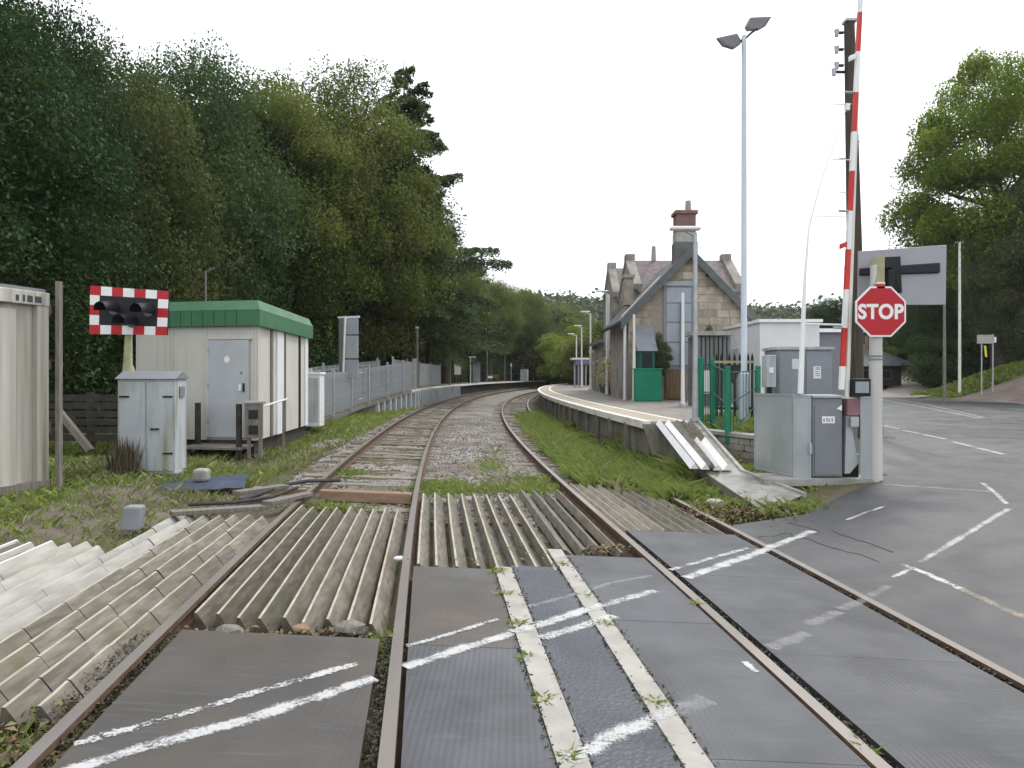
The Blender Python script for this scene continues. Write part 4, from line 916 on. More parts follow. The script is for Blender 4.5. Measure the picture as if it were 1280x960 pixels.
# ================================================================== RIGHT SIDE: station, lamps, crossing equipment
def station():
    up = V3(0, 0, 1); Yg = 28.; xl, xr, xc = 4.78, 9.78, 7.28; zb = ZP - .02; ze, za = 4.25, 6.85
    t = empty('station_building', (xc, Yg, zb), 'old stone station building with steep gable, brick chimney and boarded tall window', 'building')
    # front wing: gable wall with individually laid stones
    gw = MB().prism([(xl, Yg, zb), (xr, Yg, zb), (xr, Yg, ze), (xc, Yg, za), (xl, Yg, ze)], (0, .4, 0)).build('gable_wall', M['mortar'], t)
    bl = []; ch = .315; z = zb + 1.2; k = 0; bay = (P(826, 355, Yg)[0] - .06, P(868, 355, Yg)[0] + .06, P(830, 464, Yg)[2], P(830, 354, Yg)[2])
    while z < za - .3:
        half = 2.5 if z + ch < ze else max(0, (za - z - ch) * 2.5 / (za - ze)); x = xc - half
        x += 0 
        while x < xc + half - .12:
            w_ = random.uniform(.34, .62)
            if x + w_ > xc + half - .15: w_ = xc + half - x
            if not (x + w_ > bay[0] and x < bay[1] and z + ch > bay[2] and z < bay[3]) and len(bl) < 290:
                bl.append((x, z, w_))
            x += w_
        z += ch; k += 1
    for x, z, w_ in bl:
        h0 = random.uniform(.006, .028)
        MB().hexa((x + .012, Yg - h0, z + .012), (w_ - .024, 0, 0), (0, .06, 0), (0, 0, ch - .024)).build('stone', M['stone'], gw)
    MB().hexa((xl, Yg + .4, zb), (.35, 0, 0), (0, 4.6, 0), (0, 0, ze - zb)).build('side_wall', M['stone_grey'], t)
    MB().hexa((xr - .35, Yg + .4, zb), (.35, 0, 0), (0, 4.6, 0), (0, 0, ze - zb)).build('side_wall', M['stone_grey'], t)
    # steep roof slopes of the front wing and barge boards
    sl_ = (za - ze) / 2.5
    for s_ in (-1, 1):
        e0 = V3(xc + s_ * 2.85, Yg - .28, ze - .35 * sl_); a0 = V3(xc, Yg - .28, za)
        MB().hexa(e0 + up * .03, a0 - e0, V3(0, 5.4, 0), up * .10).build('roof', M['slate'], t)
        n = V3(-(a0 - e0)[2], 0, (a0 - e0)[0]); n = n / np.linalg.norm(n); n = n if n[2] < 0 else -n
        MB().hexa(e0 - V3(0, .05, 0) + up * .15, a0 - e0, V3(0, .06, 0), up * -.42).build('barge_board', M['barge'], t)
        if s_ < 0:
            MB().tube([e0 + V3(-.05, -.02, .0), e0 + V3(-.05, 5.2, 0)], .07, 8).build('gutter', M['black'], t)
            MB().hexa(e0 + V3(.02, -.07, .25), (a0 - e0) * .55, V3(0, .03, 0), up * .05).build('verge_trim', M['coping'], t)
    MB().hexa((xc - .4, Yg - .02, zb), (.0, 0, 0), (0, .1, 0), (0, 0, .1)) if False else None
    # chimney over the gable
    cb = V3(*P(845, 330, Yg + .1)); cx0, cx1 = P(846.5, 300, Yg)[0], P(871, 300, Yg)[0]
    zz = lambda y: H + (HY - y) / F * Yg
    stk = MB().hexa((cx0 - .05, Yg + .02, zz(335)), (cx1 - cx0 + .1, 0, 0), (0, .75, 0), (0, 0, zz(302) - zz(335))).build('chimney', M['render_and_shade'], t)
    MB().hexa((cx0 - .02, Yg + .05, zz(302)), (cx1 - cx0 + .04, 0, 0), (0, .7, 0), (0, 0, zz(290) - zz(302))).build('chimney_band', M['concrete'], stk)
    MB().hexa((cx0 + .0, Yg + .06, zz(290)), (cx1 - cx0 - .02, 0, 0), (0, .66, 0), (0, 0, zz(267) - zz(290))).build('chimney_shaft', M['brick_red'], stk)
    MB().hexa((cx0 - .08, Yg - .02, zz(267)), (cx1 - cx0 + .14, 0, 0), (0, .82, 0), (0, 0, .16)).build('chimney_cap', M['brick_red'], stk, bevel=.03)
    MB().tube([((cx0 + cx1) / 2 + .15, Yg + .4, zz(263)), ((cx0 + cx1) / 2 + .15, Yg + .4, zz(248))], [.14, .11], 10).build('chimney_pot', M['terracotta'], stk, smooth=True)
    # boarded tall window of four panels
    bx0, bx1 = P(832, 355, Yg)[0], P(864, 355, Yg)[0]
    wn = MB().hexa((bx0 - .10, Yg - .05, zz(462)), (bx1 - bx0 + .2, 0, 0), (0, .05, 0), (0, 0, zz(352.5) - zz(462))).build('boarded_window', M['grey_paint'], t)
    ys = [359, 379, 403, 428, 457]
    for a, b in zip(ys[:-1], ys[1:]):
        MB().hexa((bx0 + .02, Yg - .075, zz(b) + .02), (bx1 - bx0 - .04, 0, 0), (0, .02, 0), (0, 0, zz(a) - zz(b) - .05)).build('board_panel', M['blue_grey'], wn, bevel=.006)
    MB().hexa((bx0 - .14, Yg - .11, zz(357.5)), (bx1 - bx0 + .28, 0, 0), (0, .11, 0), (0, 0, .18)).build('lintel', M['blue_grey'], wn)
    # downpipes and vents on the gable
    for x_, a, b in ((850.5, 460, 378),): MB().tube([V3(P(x_, a, Yg)[0], Yg - .16, zz(a)), V3(P(x_, b, Yg)[0], Yg - .16, zz(b))], .05, 8).build('pipe', M['grey_paint'], t)
    MB().hexa((P(882, 340, Yg)[0], Yg - .03, zz(346)), (.25, 0, 0), (0, .03, 0), (0, 0, .12)).build('wall_vent', M['black'], t)
    # lean-to with dark window on the left part of the gable front, brown boarded door
    lx0, lx1 = P(797, 460, Yg - .6)[0], P(816, 460, Yg - .6)[0]
    pr = MB().hexa((lx0, Yg - 1.0, zb), (lx1 - lx0, 0, 0), (0, 1., 0), (0, 0, zz(440) - zb)).build('porch', M['green_dark'], t)
    MB().prism([(lx0 - .1, Yg - 1.1, zz(440)), (lx0 - .1, Yg, zz(440)), (lx0 - .1, Yg, zz(408))], (lx1 - lx0 + .2, 0, 0)).build('porch_roof', M['grey_paint'], pr)
    MB().hexa((lx0 + .1, Yg - 1.02, zz(462)), (lx1 - lx0 - .2, 0, 0), (0, .02, 0), (0, 0, zz(442) - zz(462))).build('porch_window', M['glass_dark'], pr)
    bdoor = MB().hexa((P(831, 480, Yg)[0], Yg - .09, zb + .05), (P(853, 480, Yg)[0] - P(831, 480, Yg)[0], 0, 0), (0, .08, 0), (0, 0, zz(463) - zb - .05)).build('boarded_door', M['brown_wood'], t)
    for i in range(5): MB().hexa((P(831, 480, Yg)[0] + .02 + i * .146, Yg - .105, zb + .07), (.13, 0, 0), (0, .016, 0), (0, 0, zz(464) - zb - .1)).build('board', M['brown_wood'], bdoor)
    # cross wing with parapet gables, ridge to the right
    def wing(X0, X1, Y0, Y1, zE, zR, chim=False):
        Ym = (Y0 + Y1) / 2
        wl = MB().prism([(X0, Y0, zb), (X0, Y1, zb), (X0, Y1, zE), (X0, Ym, zR), (X0, Y0, zE)], (.45, 0, 0)).build('wing_gable', M['stone_grey'], t)
        MB().hexa((X0 + .45, Y0, zb), (X1 - X0 - .9, 0, 0), (0, .4, 0), (0, 0, zE - zb)).build('wing_wall', M['render_and_shade'], t)  # wall in shadow: its shade is put into the dark colour
        MB().prism([(X1 - .45, Y0, zb), (X1 - .45, Y1, zb), (X1 - .45, Y1, zE), (X1 - .45, Ym, zR), (X1 - .45, Y0, zE)], (.45, 0, 0)).build('wing_gable', M['stone_grey'], t)
        for q, yy in ((1, Y0), (-1, Y1)):
            e0 = V3(X0 + .2, yy - q * .25, zE - .25 * (zR - zE) / (Ym - Y0)); a0 = V3(X0 + .2, Ym, zR)
            MB().hexa(e0, a0 - e0, V3(X1 - X0 - .4, 0, 0), up * .10).build('wing_roof', M['slate_purple'], t)
            for xx in (X0 - .04, X1 - .4):
                MB().hexa(V3(xx, yy - q * .1, zE), V3(0, Ym - yy + q * .1, zR - zE), V3(.44, 0, 0), up * .26).build('parapet', M['stone_grey'], wl)
        for xx in (X0 - .06, X1 - .46): MB().box((xx + .25, Ym, zR + .22), (.46, .5, .34)).build('apex_stone', M['stone_grey'], wl, bevel=.03)
        # windows on the track side
        for yy in (Y0 + 1.1, Y1 - 1.1):
            f = MB().hexa((X0 - .03, yy - .5, zb + 1.0), (.03, 0, 0), (0, 1.0, 0), (0, 0, 1.6)).build('window', M['coping'], wl)
            MB().hexa((X0 - .045, yy - .42, zb + 1.08), (.015, 0, 0), (0, .84, 0), (0, 0, 1.44)).build('pane', M['glass_dark'], f)
        f = MB().hexa((X0 - .03, Ym - .45, zE - 1.2), (.03, 0, 0), (0, .9, 0), (0, 0, 1.3)).build('window', M['coping'], wl)
        MB().hexa((X0 - .045, Ym - .37, zE - 1.12), (.015, 0, 0), (0, .74, 0), (0, 0, 1.14)).build('pane', M['glass_dark'], f)
    wing(5.62, 10.75, 31.6, 35.6, 5.75, 7.35)
    wing(5.45, 9.8, 36.6, 40.4, 6.0, 7.75)
    st = MB().hexa((5.0, 30.2, 4.9), (.4, 0, 0), (0, .6, 0), (0, 0, 1.2)).build('chimney', M['stone'], t)
    MB().hexa((4.95, 30.12, 6.1), (.5, 0, 0), (0, .76, 0), (0, 0, .14)).build('chimney_cap', M['concrete'], st)
    MB().tube([(7.0, 33.6, 7.4), (7.0, 33.6, 8.15)], [.13, .1], 8).build('chimney_pot', M['terracotta'], t)
    for x_, Y_, a, b in ((781, 27.9, 395, 500), (760.8, 36.4, 368, 490)):
        p = P(x_, a, Y_); MB().tube([p, V3(p[0], p[1], zb)], .06, 8).build('downpipe', M['white_wall'], t)
    # single storey part further along the platform
    MB().hexa((5.5, 40.6, zb), (3.5, 0, 0), (0, 5, 0), (0, 0, 3.0)).build('low_wing', M['stone_grey'], t)
    MB().hexa((5.2, 40.5, 3.75), (4, 0, 0), (0, 5.2, 0), (0, 0, .18)).build('low_roof', M['grey_paint'], t)
M['slate'] = pm('slate', (.075, .08, .085), (.12, .125, .13), scale=3, bump=.5, bscale=12, rough=.7)
def slatemat():
    m = pm('purple_slate', (.14, .105, .11), (.22, .175, .18), scale=8, bump=.3, rough=.8)
    t = m.node_tree; N, L = t.nodes, t.links; b = N['Principled BSDF']
    br = N.new('ShaderNodeTexBrick'); br.inputs['Scale'].default_value = 3.2; br.inputs['Color1'].default_value = (.15, .122, .12, 1); br.inputs['Color2'].default_value = (.24, .205, .2, 1); br.inputs['Mortar'].default_value = (.07, .055, .055, 1); br.inputs['Mortar Size'].default_value = .018
    mp = N.new('ShaderNodeMapping'); mp.inputs[2].default_value = (R(-45), 0, 0); L.new(N['Texture Coordinate'].outputs['Object'], mp.inputs[0]); L.new(mp.outputs[0], br.inputs['Vector']); L.new(br.outputs[0], b.inputs['Base Color'])
    return m
M['slate_purple'] = slatemat()
station()

def plat_lamp(x, ytop, ybase, Y, label, arm=-.4, r=.055, mat='cream'):
    b = P(x, ybase, Y); b[2] = ZP; zt = H + (HY - ytop) / F * Y
    t = empty('platform_lamp', b, label, 'lamp post', 'lamp posts on the right platform')
    MB().tube([b, b + V3(0, 0, 1.2), V3(b[0], b[1], zt)], [r * 1.25, r, r * .8], 10).build('shaft', M[mat], t, smooth=True)
    MB().tube([b, b + V3(0, 0, .08)], r * 2, 10).build('base_plate', M['galv'], t)
    if arm:
        MB().tube([V3(b[0], b[1], zt - .03), V3(b[0] + arm, b[1] + .05, zt + .08)], .03, 6).build('arm', M[mat], t)
        c = V3(b[0] + arm * 1.0, b[1] + .05, zt + .10); s_ = np.sign(arm)
        MB().hexa(c - V3(.33, .1, 0), V3(.66, 0, .0), V3(0, .2, 0), V3(0, 0, .075)).build('lamp_head', M['white'], t, bevel=.03)
    return t
plat_lamp(869, 293, 529, 14.55, 'nearest platform lamp post with flat white head in front of the gable', -.2, mat='galv')
plat_lamp(853.5, 366, 508, 21.7, 'short white post without a lamp in front of the boarded window', 0, mat='white_wall')
plat_lamp(792.5, 393, 500.6, 27 - .6, 'slim pale lamp post standing against the green bin', 0, r=.06)
plat_lamp(758.7, 367, 494, 34.8, 'pale lamp post with short arm at the left corner of the station', -.25, r=.07, mat='white_wall')
plat_lamp(738, 392, 488, 46.9, 'lamp post with flat head between station and platform shelter', -.35, r=.07)
plat_lamp(727, 409, 485, 57, 'lamp post with flat head just behind the platform shelter', -.3, r=.07)
plat_lamp(720.5, 419, 484, 63.5, 'furthest lamp post with drooping head beyond the platform shelter', -.5, r=.07, mat='white_wall')

def platform_things():
    up = V3(0, 0, 1)
    def at(x, Y, z=ZP): return V3((x - 640) / F * Y, Y, z)
    a = at(793, 26); t = empty('grit_bin', a, 'large plain green box on the platform before the station gable', 'bin')
    MB().hexa(a, V3(1.05, 0, 0), V3(.12, 1.2, 0), up * 1.22).build('body', M['green_paint'], t, bevel=.015)
    MB().hexa(a + V3(-.03, -.03, 1.22), V3(1.11, 0, 0), V3(.12, 1.25, 0), up * .05).build('lid', M['green_paint'], t, bevel=.01)
    MB().hexa(a + V3(.03, -.015, .05), V3(.96, 0, 0), V3(0, .015, 0), up * 1.1).build('front_panel', M['green_paint'], t)
    a = at(781.5, 28.5); t = empty('litter_bin', a, 'smaller green tapered bin left of the large green box', 'bin')
    MB().prism([a + V3(.05, 0, .0), a + V3(.62, 0, .0), a + V3(.68, 0, 1.25), a + V3(-.05, 0, 1.25)], V3(0, .5, 0)).build('body', M['green_paint'], t); MB().hexa(a + V3(.15, .0, 1.25), V3(.3, 0, 0), V3(0, .3, 0), up * .28).build('lid', M['white'], t, bevel=.03)
    a = at(716, 60); t = empty('platform_shelter', a, 'small platform shelter with pale flat canopy and blue grey posts', 'shelter')
    MB().hexa(a + V3(-.1, -.3, 2.45), V3(1.65, 0, 0), V3(0, 2.2, 0), up * .16).build('canopy', M['white_wall'], t); MB().hexa(a + V3(.2, -.25, 2.05), V3(1.3, 0, 0), V3(0, 2.0, 0), up * .4).build('fascia', M['blue_shelter'], t)
    for q in (.1, .45, .8, 1.1): MB().hexa(a + V3(q, 0, 0), V3(.12, 0, 0), V3(0, .12, 0), up * 2.1).build('post', M['blue_grey'], t)
    for q in (.22, .57, .92): MB().hexa(a + V3(q, .05, .2), V3(.22, 0, 0), V3(0, .03, 0), up * 1.8).build('pane', M['glass_dark'], t)
    a = at(739.5, 47.5); t = empty('stone_pier', a, 'narrow stone pier with flat cap by the platform lamp post', 'pier')
    MB().hexa(a + V3(.0, 0, 0), V3(.62, 0, 0), V3(0, .7, 0), up * 2.6).build('body', M['stone_grey'], t); MB().hexa(a + V3(-.12, -.1, 2.6), V3(.85, 0, 0), V3(0, .9, 0), up * .28).build('cap', M['concrete'], t)
    MB().hexa(a + V3(.33, -.02, .9), V3(.16, 0, 0), V3(0, .02, 0), up * 1.0).build('notice', M['white_wall'], t)
    a = at(776, 31.0); t = empty('platform_sign', a, 'small white sign on a post before the station side wall', 'sign')
    MB().tube([a + V3(.1, 0, 0), a + V3(.1, 0, 3.05)], .045, 8).build('post', M['cream'], t); MB().hexa(a + V3(-.08, -.06, 2.1), V3(.34, .05, 0), V3(0, .04, 0), up * .65).build('sign_plate', M['white'], t)
    a = at(745, 44); t = empty('station_canopy', a, 'dark bracketed canopy at the corner of the low station wing', 'canopy')
    MB().hexa(a + V3(.0, 0, 2.75), V3(1.6, 0, 0), V3(0, 2.5, 0), up * .22).build('roof', M['barge'], t); MB().prism([a + V3(.5, 0, 2.0), a + V3(1.1, 0, 2.75), a + V3(.2, 0, 2.75)], V3(0, .1, 0)).build('bracket', M['black'], t)
    for q in (.55, 1.2): MB().hexa(a + V3(q, 0, 0), V3(.12, 0, 0), V3(0, .12, 0), up * 2.8).build('post', M['barge'], t)
    # planters with flowers
    for i, (x, Y, lab) in enumerate(((764, 35.5, 'planter of pale flowers left of the station sign'), (772, 34, 'planter of pale flowers next to the small white sign'), (757, 40, 'dark planter tub further along the platform'))):
        a = at(x, Y); t = empty('planter', a, lab, 'planter', 'planters along the station wall')
        MB().tube([a, a + up * .55], [.3, .42], 10).build('tub', M['barge'], t)
        V, var = [], []
        for _ in range(420):
            c = a + up * random.uniform(.5, 1.9) + V3(random.gauss(0, .28), random.gauss(0, .22), 0); V.append([c + rng.normal(size=3) * .07 for _ in range(3)]); var.append(random.random())
        polys('flowers', np.array(V), var, M['flower'], t, origin=WO[t.name])['kind'] = 'stuff'
M['blue_shelter'] = pm('shelter_fascia', (.12, .12, .26), (.16, .16, .3), rough=.5, bump=0)
platform_things()

def lamppost():
    Y = 15.5; b = P(930, 527, Y); b[2] = .55; up = V3(0, 0, 1); zt = H + (HY - 45) / F * Y
    t = empty('floodlight_column', b, 'tall pale column with two square floodlights at its top', 'lamp post')
    MB().tube([b + up * -.1, b + up * 1.22], [.115, .115], 14).build('base_section', M['galv_blue'], t, smooth=True)
    MB().tube([b + up * 1.22, b + up * 1.3, V3(b[0] + .0, b[1], zt)], [.115, .068, .055], 14).build('column', M['galv_blue'], t, smooth=True)
    MB().hexa(b + V3(-.05, -.125, .45), V3(.1, 0, 0), V3(0, .02, 0), up * .5).build('access_door', M['galv_blue'], t)
    top = V3(b[0], b[1], zt)
    for pts, poly in (([(931, 49), (938, 42), (946, 36)], [(939, 21.5), (965, 20.5), (957, 33), (950, 37), (936, 38), (933, 33)]), ([(929, 49), (925, 52), (922, 54)], [(897, 47), (922, 41.5), (927.5, 52), (925, 56), (918, 61), (905, 57)])):
        MB().tube([P(x, y, Y) for x, y in pts], .025, 7).build('bracket', M['black'], t)
        n = len(poly); f0 = [P(x, y, Y - .12 + .012 * (61 - y)) for x, y in poly]
        f = MB().prism(f0, V3(0, .16, .05)).build('floodlight', M['lamp_grey'], t, bevel=.01)
        c = sum(f0) / n; MB().add([c + (q - c) * .8 + V3(0, -.012, -.004) for q in f0], [tuple(range(n))]).build('lens', M['lamp_grey'], f)
M['galv_blue'] = pm('column_paint', (.47, .53, .6), (.54, .6, .67), scale=2, rough=.5, bump=.02)
M['lamp_grey'] = pm('lamp_grey', (.09, .09, .1), (.12, .12, .13), scale=4, rough=.5, bump=.02)
lamppost()

def barrier():
    up = V3(0, 0, 1); Z0 = .14
    t = empty('level_crossing_barrier', (5.0, 10.4, Z0), 'raised red and white crossing barrier rising from its grey machine housing', 'barrier')
    # boom
    def bp(x, y): return P(x, y, 10.35)
    A = bp(1051.5, 490); B = bp(1075.5, 0); d = (B - A); d = d / 490.
    pt = lambda y: A + d * (490 - y)
    edges = [487, 458, 410, 362, 312, 264, 214, 165, 116, 65, 16, -35, -84, -134]
    dn = np.linalg.norm(d); ax = d / dn; side = np.cross(ax, V3(0, 1, 0)); side /= np.linalg.norm(side)
    boom = None
    for i, (y0, y1) in enumerate(zip(edges[:-1], edges[1:])):
        p = pt(y0); L = dn * (y0 - y1); w_ = .066 - .015 * (487 - y0) / 600
        MB().hexa(p - side * w_ / 2 - V3(0, .03, 0), side * w_, V3(0, .06, 0), ax * L).build('boom_band', M['red_band' if i % 2 else 'white'], t)
    # second pale tube beside the boom
    q0, q1 = bp(1058.5, 498), bp(1079.5, -120)
    MB().tube([q0, q1], [.035, .026], 8).build('boom_rail', M['cream'], t, smooth=True)
    for y in (116, 264, 410): MB().tube([pt(y) + side * 0, pt(y) + side * .17], .02, 6).build('clamp', M['galv'], t)
    for y in (78, 312): MB().hexa(pt(y) - V3(.14, .05, 0), V3(.1, 0, .04), V3(0, .05, 0), V3(0, 0, .08)).build('boom_lamp', M['white' if y < 100 else 'red_band'], t, bevel=.01)
    # folded skirt: thick white rod below, thin wire above, horizontal links
    sk = [bp(1000.5, 492), bp(1003, 425), bp(1006, 350), bp(1011, 285), bp(1024, 235), bp(1042, 180), bp(1058, 135)]
    MB().tube(sk, [.045, .04, .024, .015, .011, .009, .008], 8).build('skirt_rod', M['white'], t, smooth=True)
    for a, b in (((1018, 270), (1060, 271)), ((1040, 199), (1063, 200)), ((1064, 130), (1042, 131)), ((1006, 405), (1052, 406))): MB().tube([bp(*a), bp(*b)], .008 if a[1] < 400 else .016, 6).build('skirt_link', M['white'], t)
    MB().box(bp(1059, 134), (.06, .06, .1)).build('wire_clamp', M['white'], t)
    # guard panels left: wide sheet, return sheet
    def panel(xa, Ya, xb, Yb, ytop, zb, nm, mat, th=.02, frame=True):
        a = V3((xa - 640) / F * Ya, Ya, zb); b = V3((xb - 640) / F * Yb, Yb, zb); zt = H - (ytop - HY) / F * min(Ya, Yb)
        u = b - a; n = V3(-u[1], u[0], 0); n /= np.linalg.norm(n)
        o = MB().hexa(a, u, n * th, up * (zt - zb)).build(nm, M[mat], t)
        if frame:
            for s_ in (0, 1): MB().hexa(a + u * s_ * .985 - n * .012, u * .018 / max(.3, np.linalg.norm(u)) * 1.4, n * (th + .024), up * (zt - zb + .004)).build('panel_edge', M['galv'], o)
            for s_ in (0, 1): MB().hexa(a - n * .010 + up * (zt - zb - .025) * s_, u, n * (th + .02), up * .025).build('panel_edge', M['galv'], o)
        return o
    panel(943.5, 11.3, 990.5, 10.45, 493, Z0 + .04, 'guard_panel', 'galv_green')
    panel(991.5, 10.44, 1012.5, 10.34, 494, Z0 + .0, 'guard_panel', 'galv_green')
    panel(1075.5, 10.3, 1099, 10.2, 496, Z0 - .0, 'guard_panel', 'galv_green')
    hs = MB().box(bp(1011, 560) * V3(1, 1, 0) + V3(0, -.04, H - 90 / F * 10.3), (.04, .06, .16)).build('hasp', M['galv'], t)
    # machine cabinet with label
    a = V3(*bp(1015.5, 596)[:2], Z0 + .05); w_ = (1053 - 1015.5) / F * 10.35; h_ = (596 - 493) / F * 10.35 - .05
    cabn = MB().hexa(a, V3(w_, 0, 0), V3(.04, .5, 0), up * h_).build('machine_cabinet', M['grey_paint'], t, bevel=.012)
    MB().hexa(a + V3(.03, -.016, .03), V3(w_ - .06, 0, 0), V3(0, .02, 0), up * (h_ - .16)).build('cabinet_door', M['grey_paint'], cabn, bevel=.006)
    MB().hexa(a + V3(-.01, -.03, h_), V3(w_ + .02, 0, 0), V3(.04, .56, 0), up * .035).build('cabinet_lid', M['galv'], cabn)
    MB().hexa(a + V3(.14, -.022, h_ - .39), V3(.19, 0, 0), V3(0, .006, 0), up * .105).build('label_plate', M['white'], cabn)
    for i, q in enumerate((.155, .2, .235, .28)): MB().hexa(a + V3(q, -.0235, h_ - .37), V3(.024, 0, 0), V3(0, .0015, 0), up * (.055 + .012 * (i % 2))).build('label_print', M['text_grey'], cabn)
    MB().prism([a + V3(.36, -.02, h_ - .17), a + V3(w_ - .02, -.02, h_ - .2), a + V3(w_ - .02, -.02, h_ - .11)], V3(0, -.006, 0)).build('bright_tab', M['white'], cabn)
    # mechanism: arm, counterweight, red cover, lamp box
    a = bp(1053, 498); zt = H - 27 / F * 10.4
    MB().hexa(V3(a[0] + .03, 10.55, Z0), V3(.3, 0, 0), V3(0, .45, 0), up * 1.24).build('mechanism_box', M['galv_green'], t)
    MB().hexa(V3(bp(1057.5, 500)[0], 10.3, bp(0, 519)[2]), V3(.235, 0, 0), V3(0, .2, 0), up * .25).build('red_cover', M['pink'], t, bevel=.01)
    MB().prism([bp(1058, 520), bp(1062, 520), bp(1071, 568), bp(1075, 568), bp(1075, 577), bp(1062, 592), bp(1056, 592)], V3(0, .12, 0)).build('counterweight_arm', M['galv_green'], t)
    MB().hexa(V3(bp(1060.5, 520)[0], 10.27, bp(0, 533)[2]), V3(.12, 0, 0), V3(0, .03, 0), up * .15).build('plate', M['galv'], t)
    MB().hexa(V3(bp(1057, 600)[0], 10.45, Z0 - .05), V3(.25, 0, 0), V3(0, .4, 0), up * .28).build('base', M['black'], t)
    bx = MB().hexa(V3(bp(1063, 495)[0], 10.25, bp(0, 495)[2]), V3(.265, 0, 0), V3(0, .2, 0), up * .265).build('signal_box', M['black'], t, bevel=.012)
    MB().hexa(V3(bp(1065, 492)[0], 10.235, bp(0, 491)[2]), V3(.2, 0, 0), V3(0, .02, 0), up * .17).build('glass', M['blue_grey'], bx)
    MB().tube([bp(1080, 498), bp(1080, 530)], .03, 6).build('conduit', M['black'], t)
    MB().box((bp(1020, 600)[0], 10.55, Z0 - .02), (1.7, .7, .1)).build('plinth', M['concrete_grey'], t)
M['text_grey'] = pm('grey_print', (.3, .3, .36), rough=.6, bump=0)
barrier()

def telegraph():
    Y = 13.2; up = V3(0, 0, 1)
    b = P(1069, 560, Y); t = empty('telegraph_pole', V3(b[0], b[1], .1), 'dark brown timber pole with insulator brackets behind the raised barrier', 'telegraph pole')
    MB().tube([V3(b[0], b[1], .0), P(1068.5, 330, Y), P(1061.5, 26, Y)], [.16, .14, .095], 12).build('shaft', M['pole_wood'], t, smooth=True)
    c = P(1062, 27, Y); MB().box(c, (.22, .2, .05)).build('cap', M['galv'], t)
    for y, dx in ((41, 1), (62, 1), (82, 1), (90, 1.35)):
        p = P(1055.5, y, Y); br = MB().box(p + V3(-.1, 0, 0), (.16 * dx, .05, .04)).build('bracket', M['black'], t); MB().tube([p + V3(-.15 * dx, 0, -.07), p + V3(-.15 * dx, 0, .06)], [.035, .05], 8).build('insulator', M['galv'], br)
    for y, s_ in ((177, 1), (198, -1), (219, 1), (241, -1), (262, 1)): MB().tube([P(1062 + s_ * 3, y, Y), P(1062 + s_ * 13, y, Y)], .012, 5).build('step_iron', M['galv'], t)
telegraph()

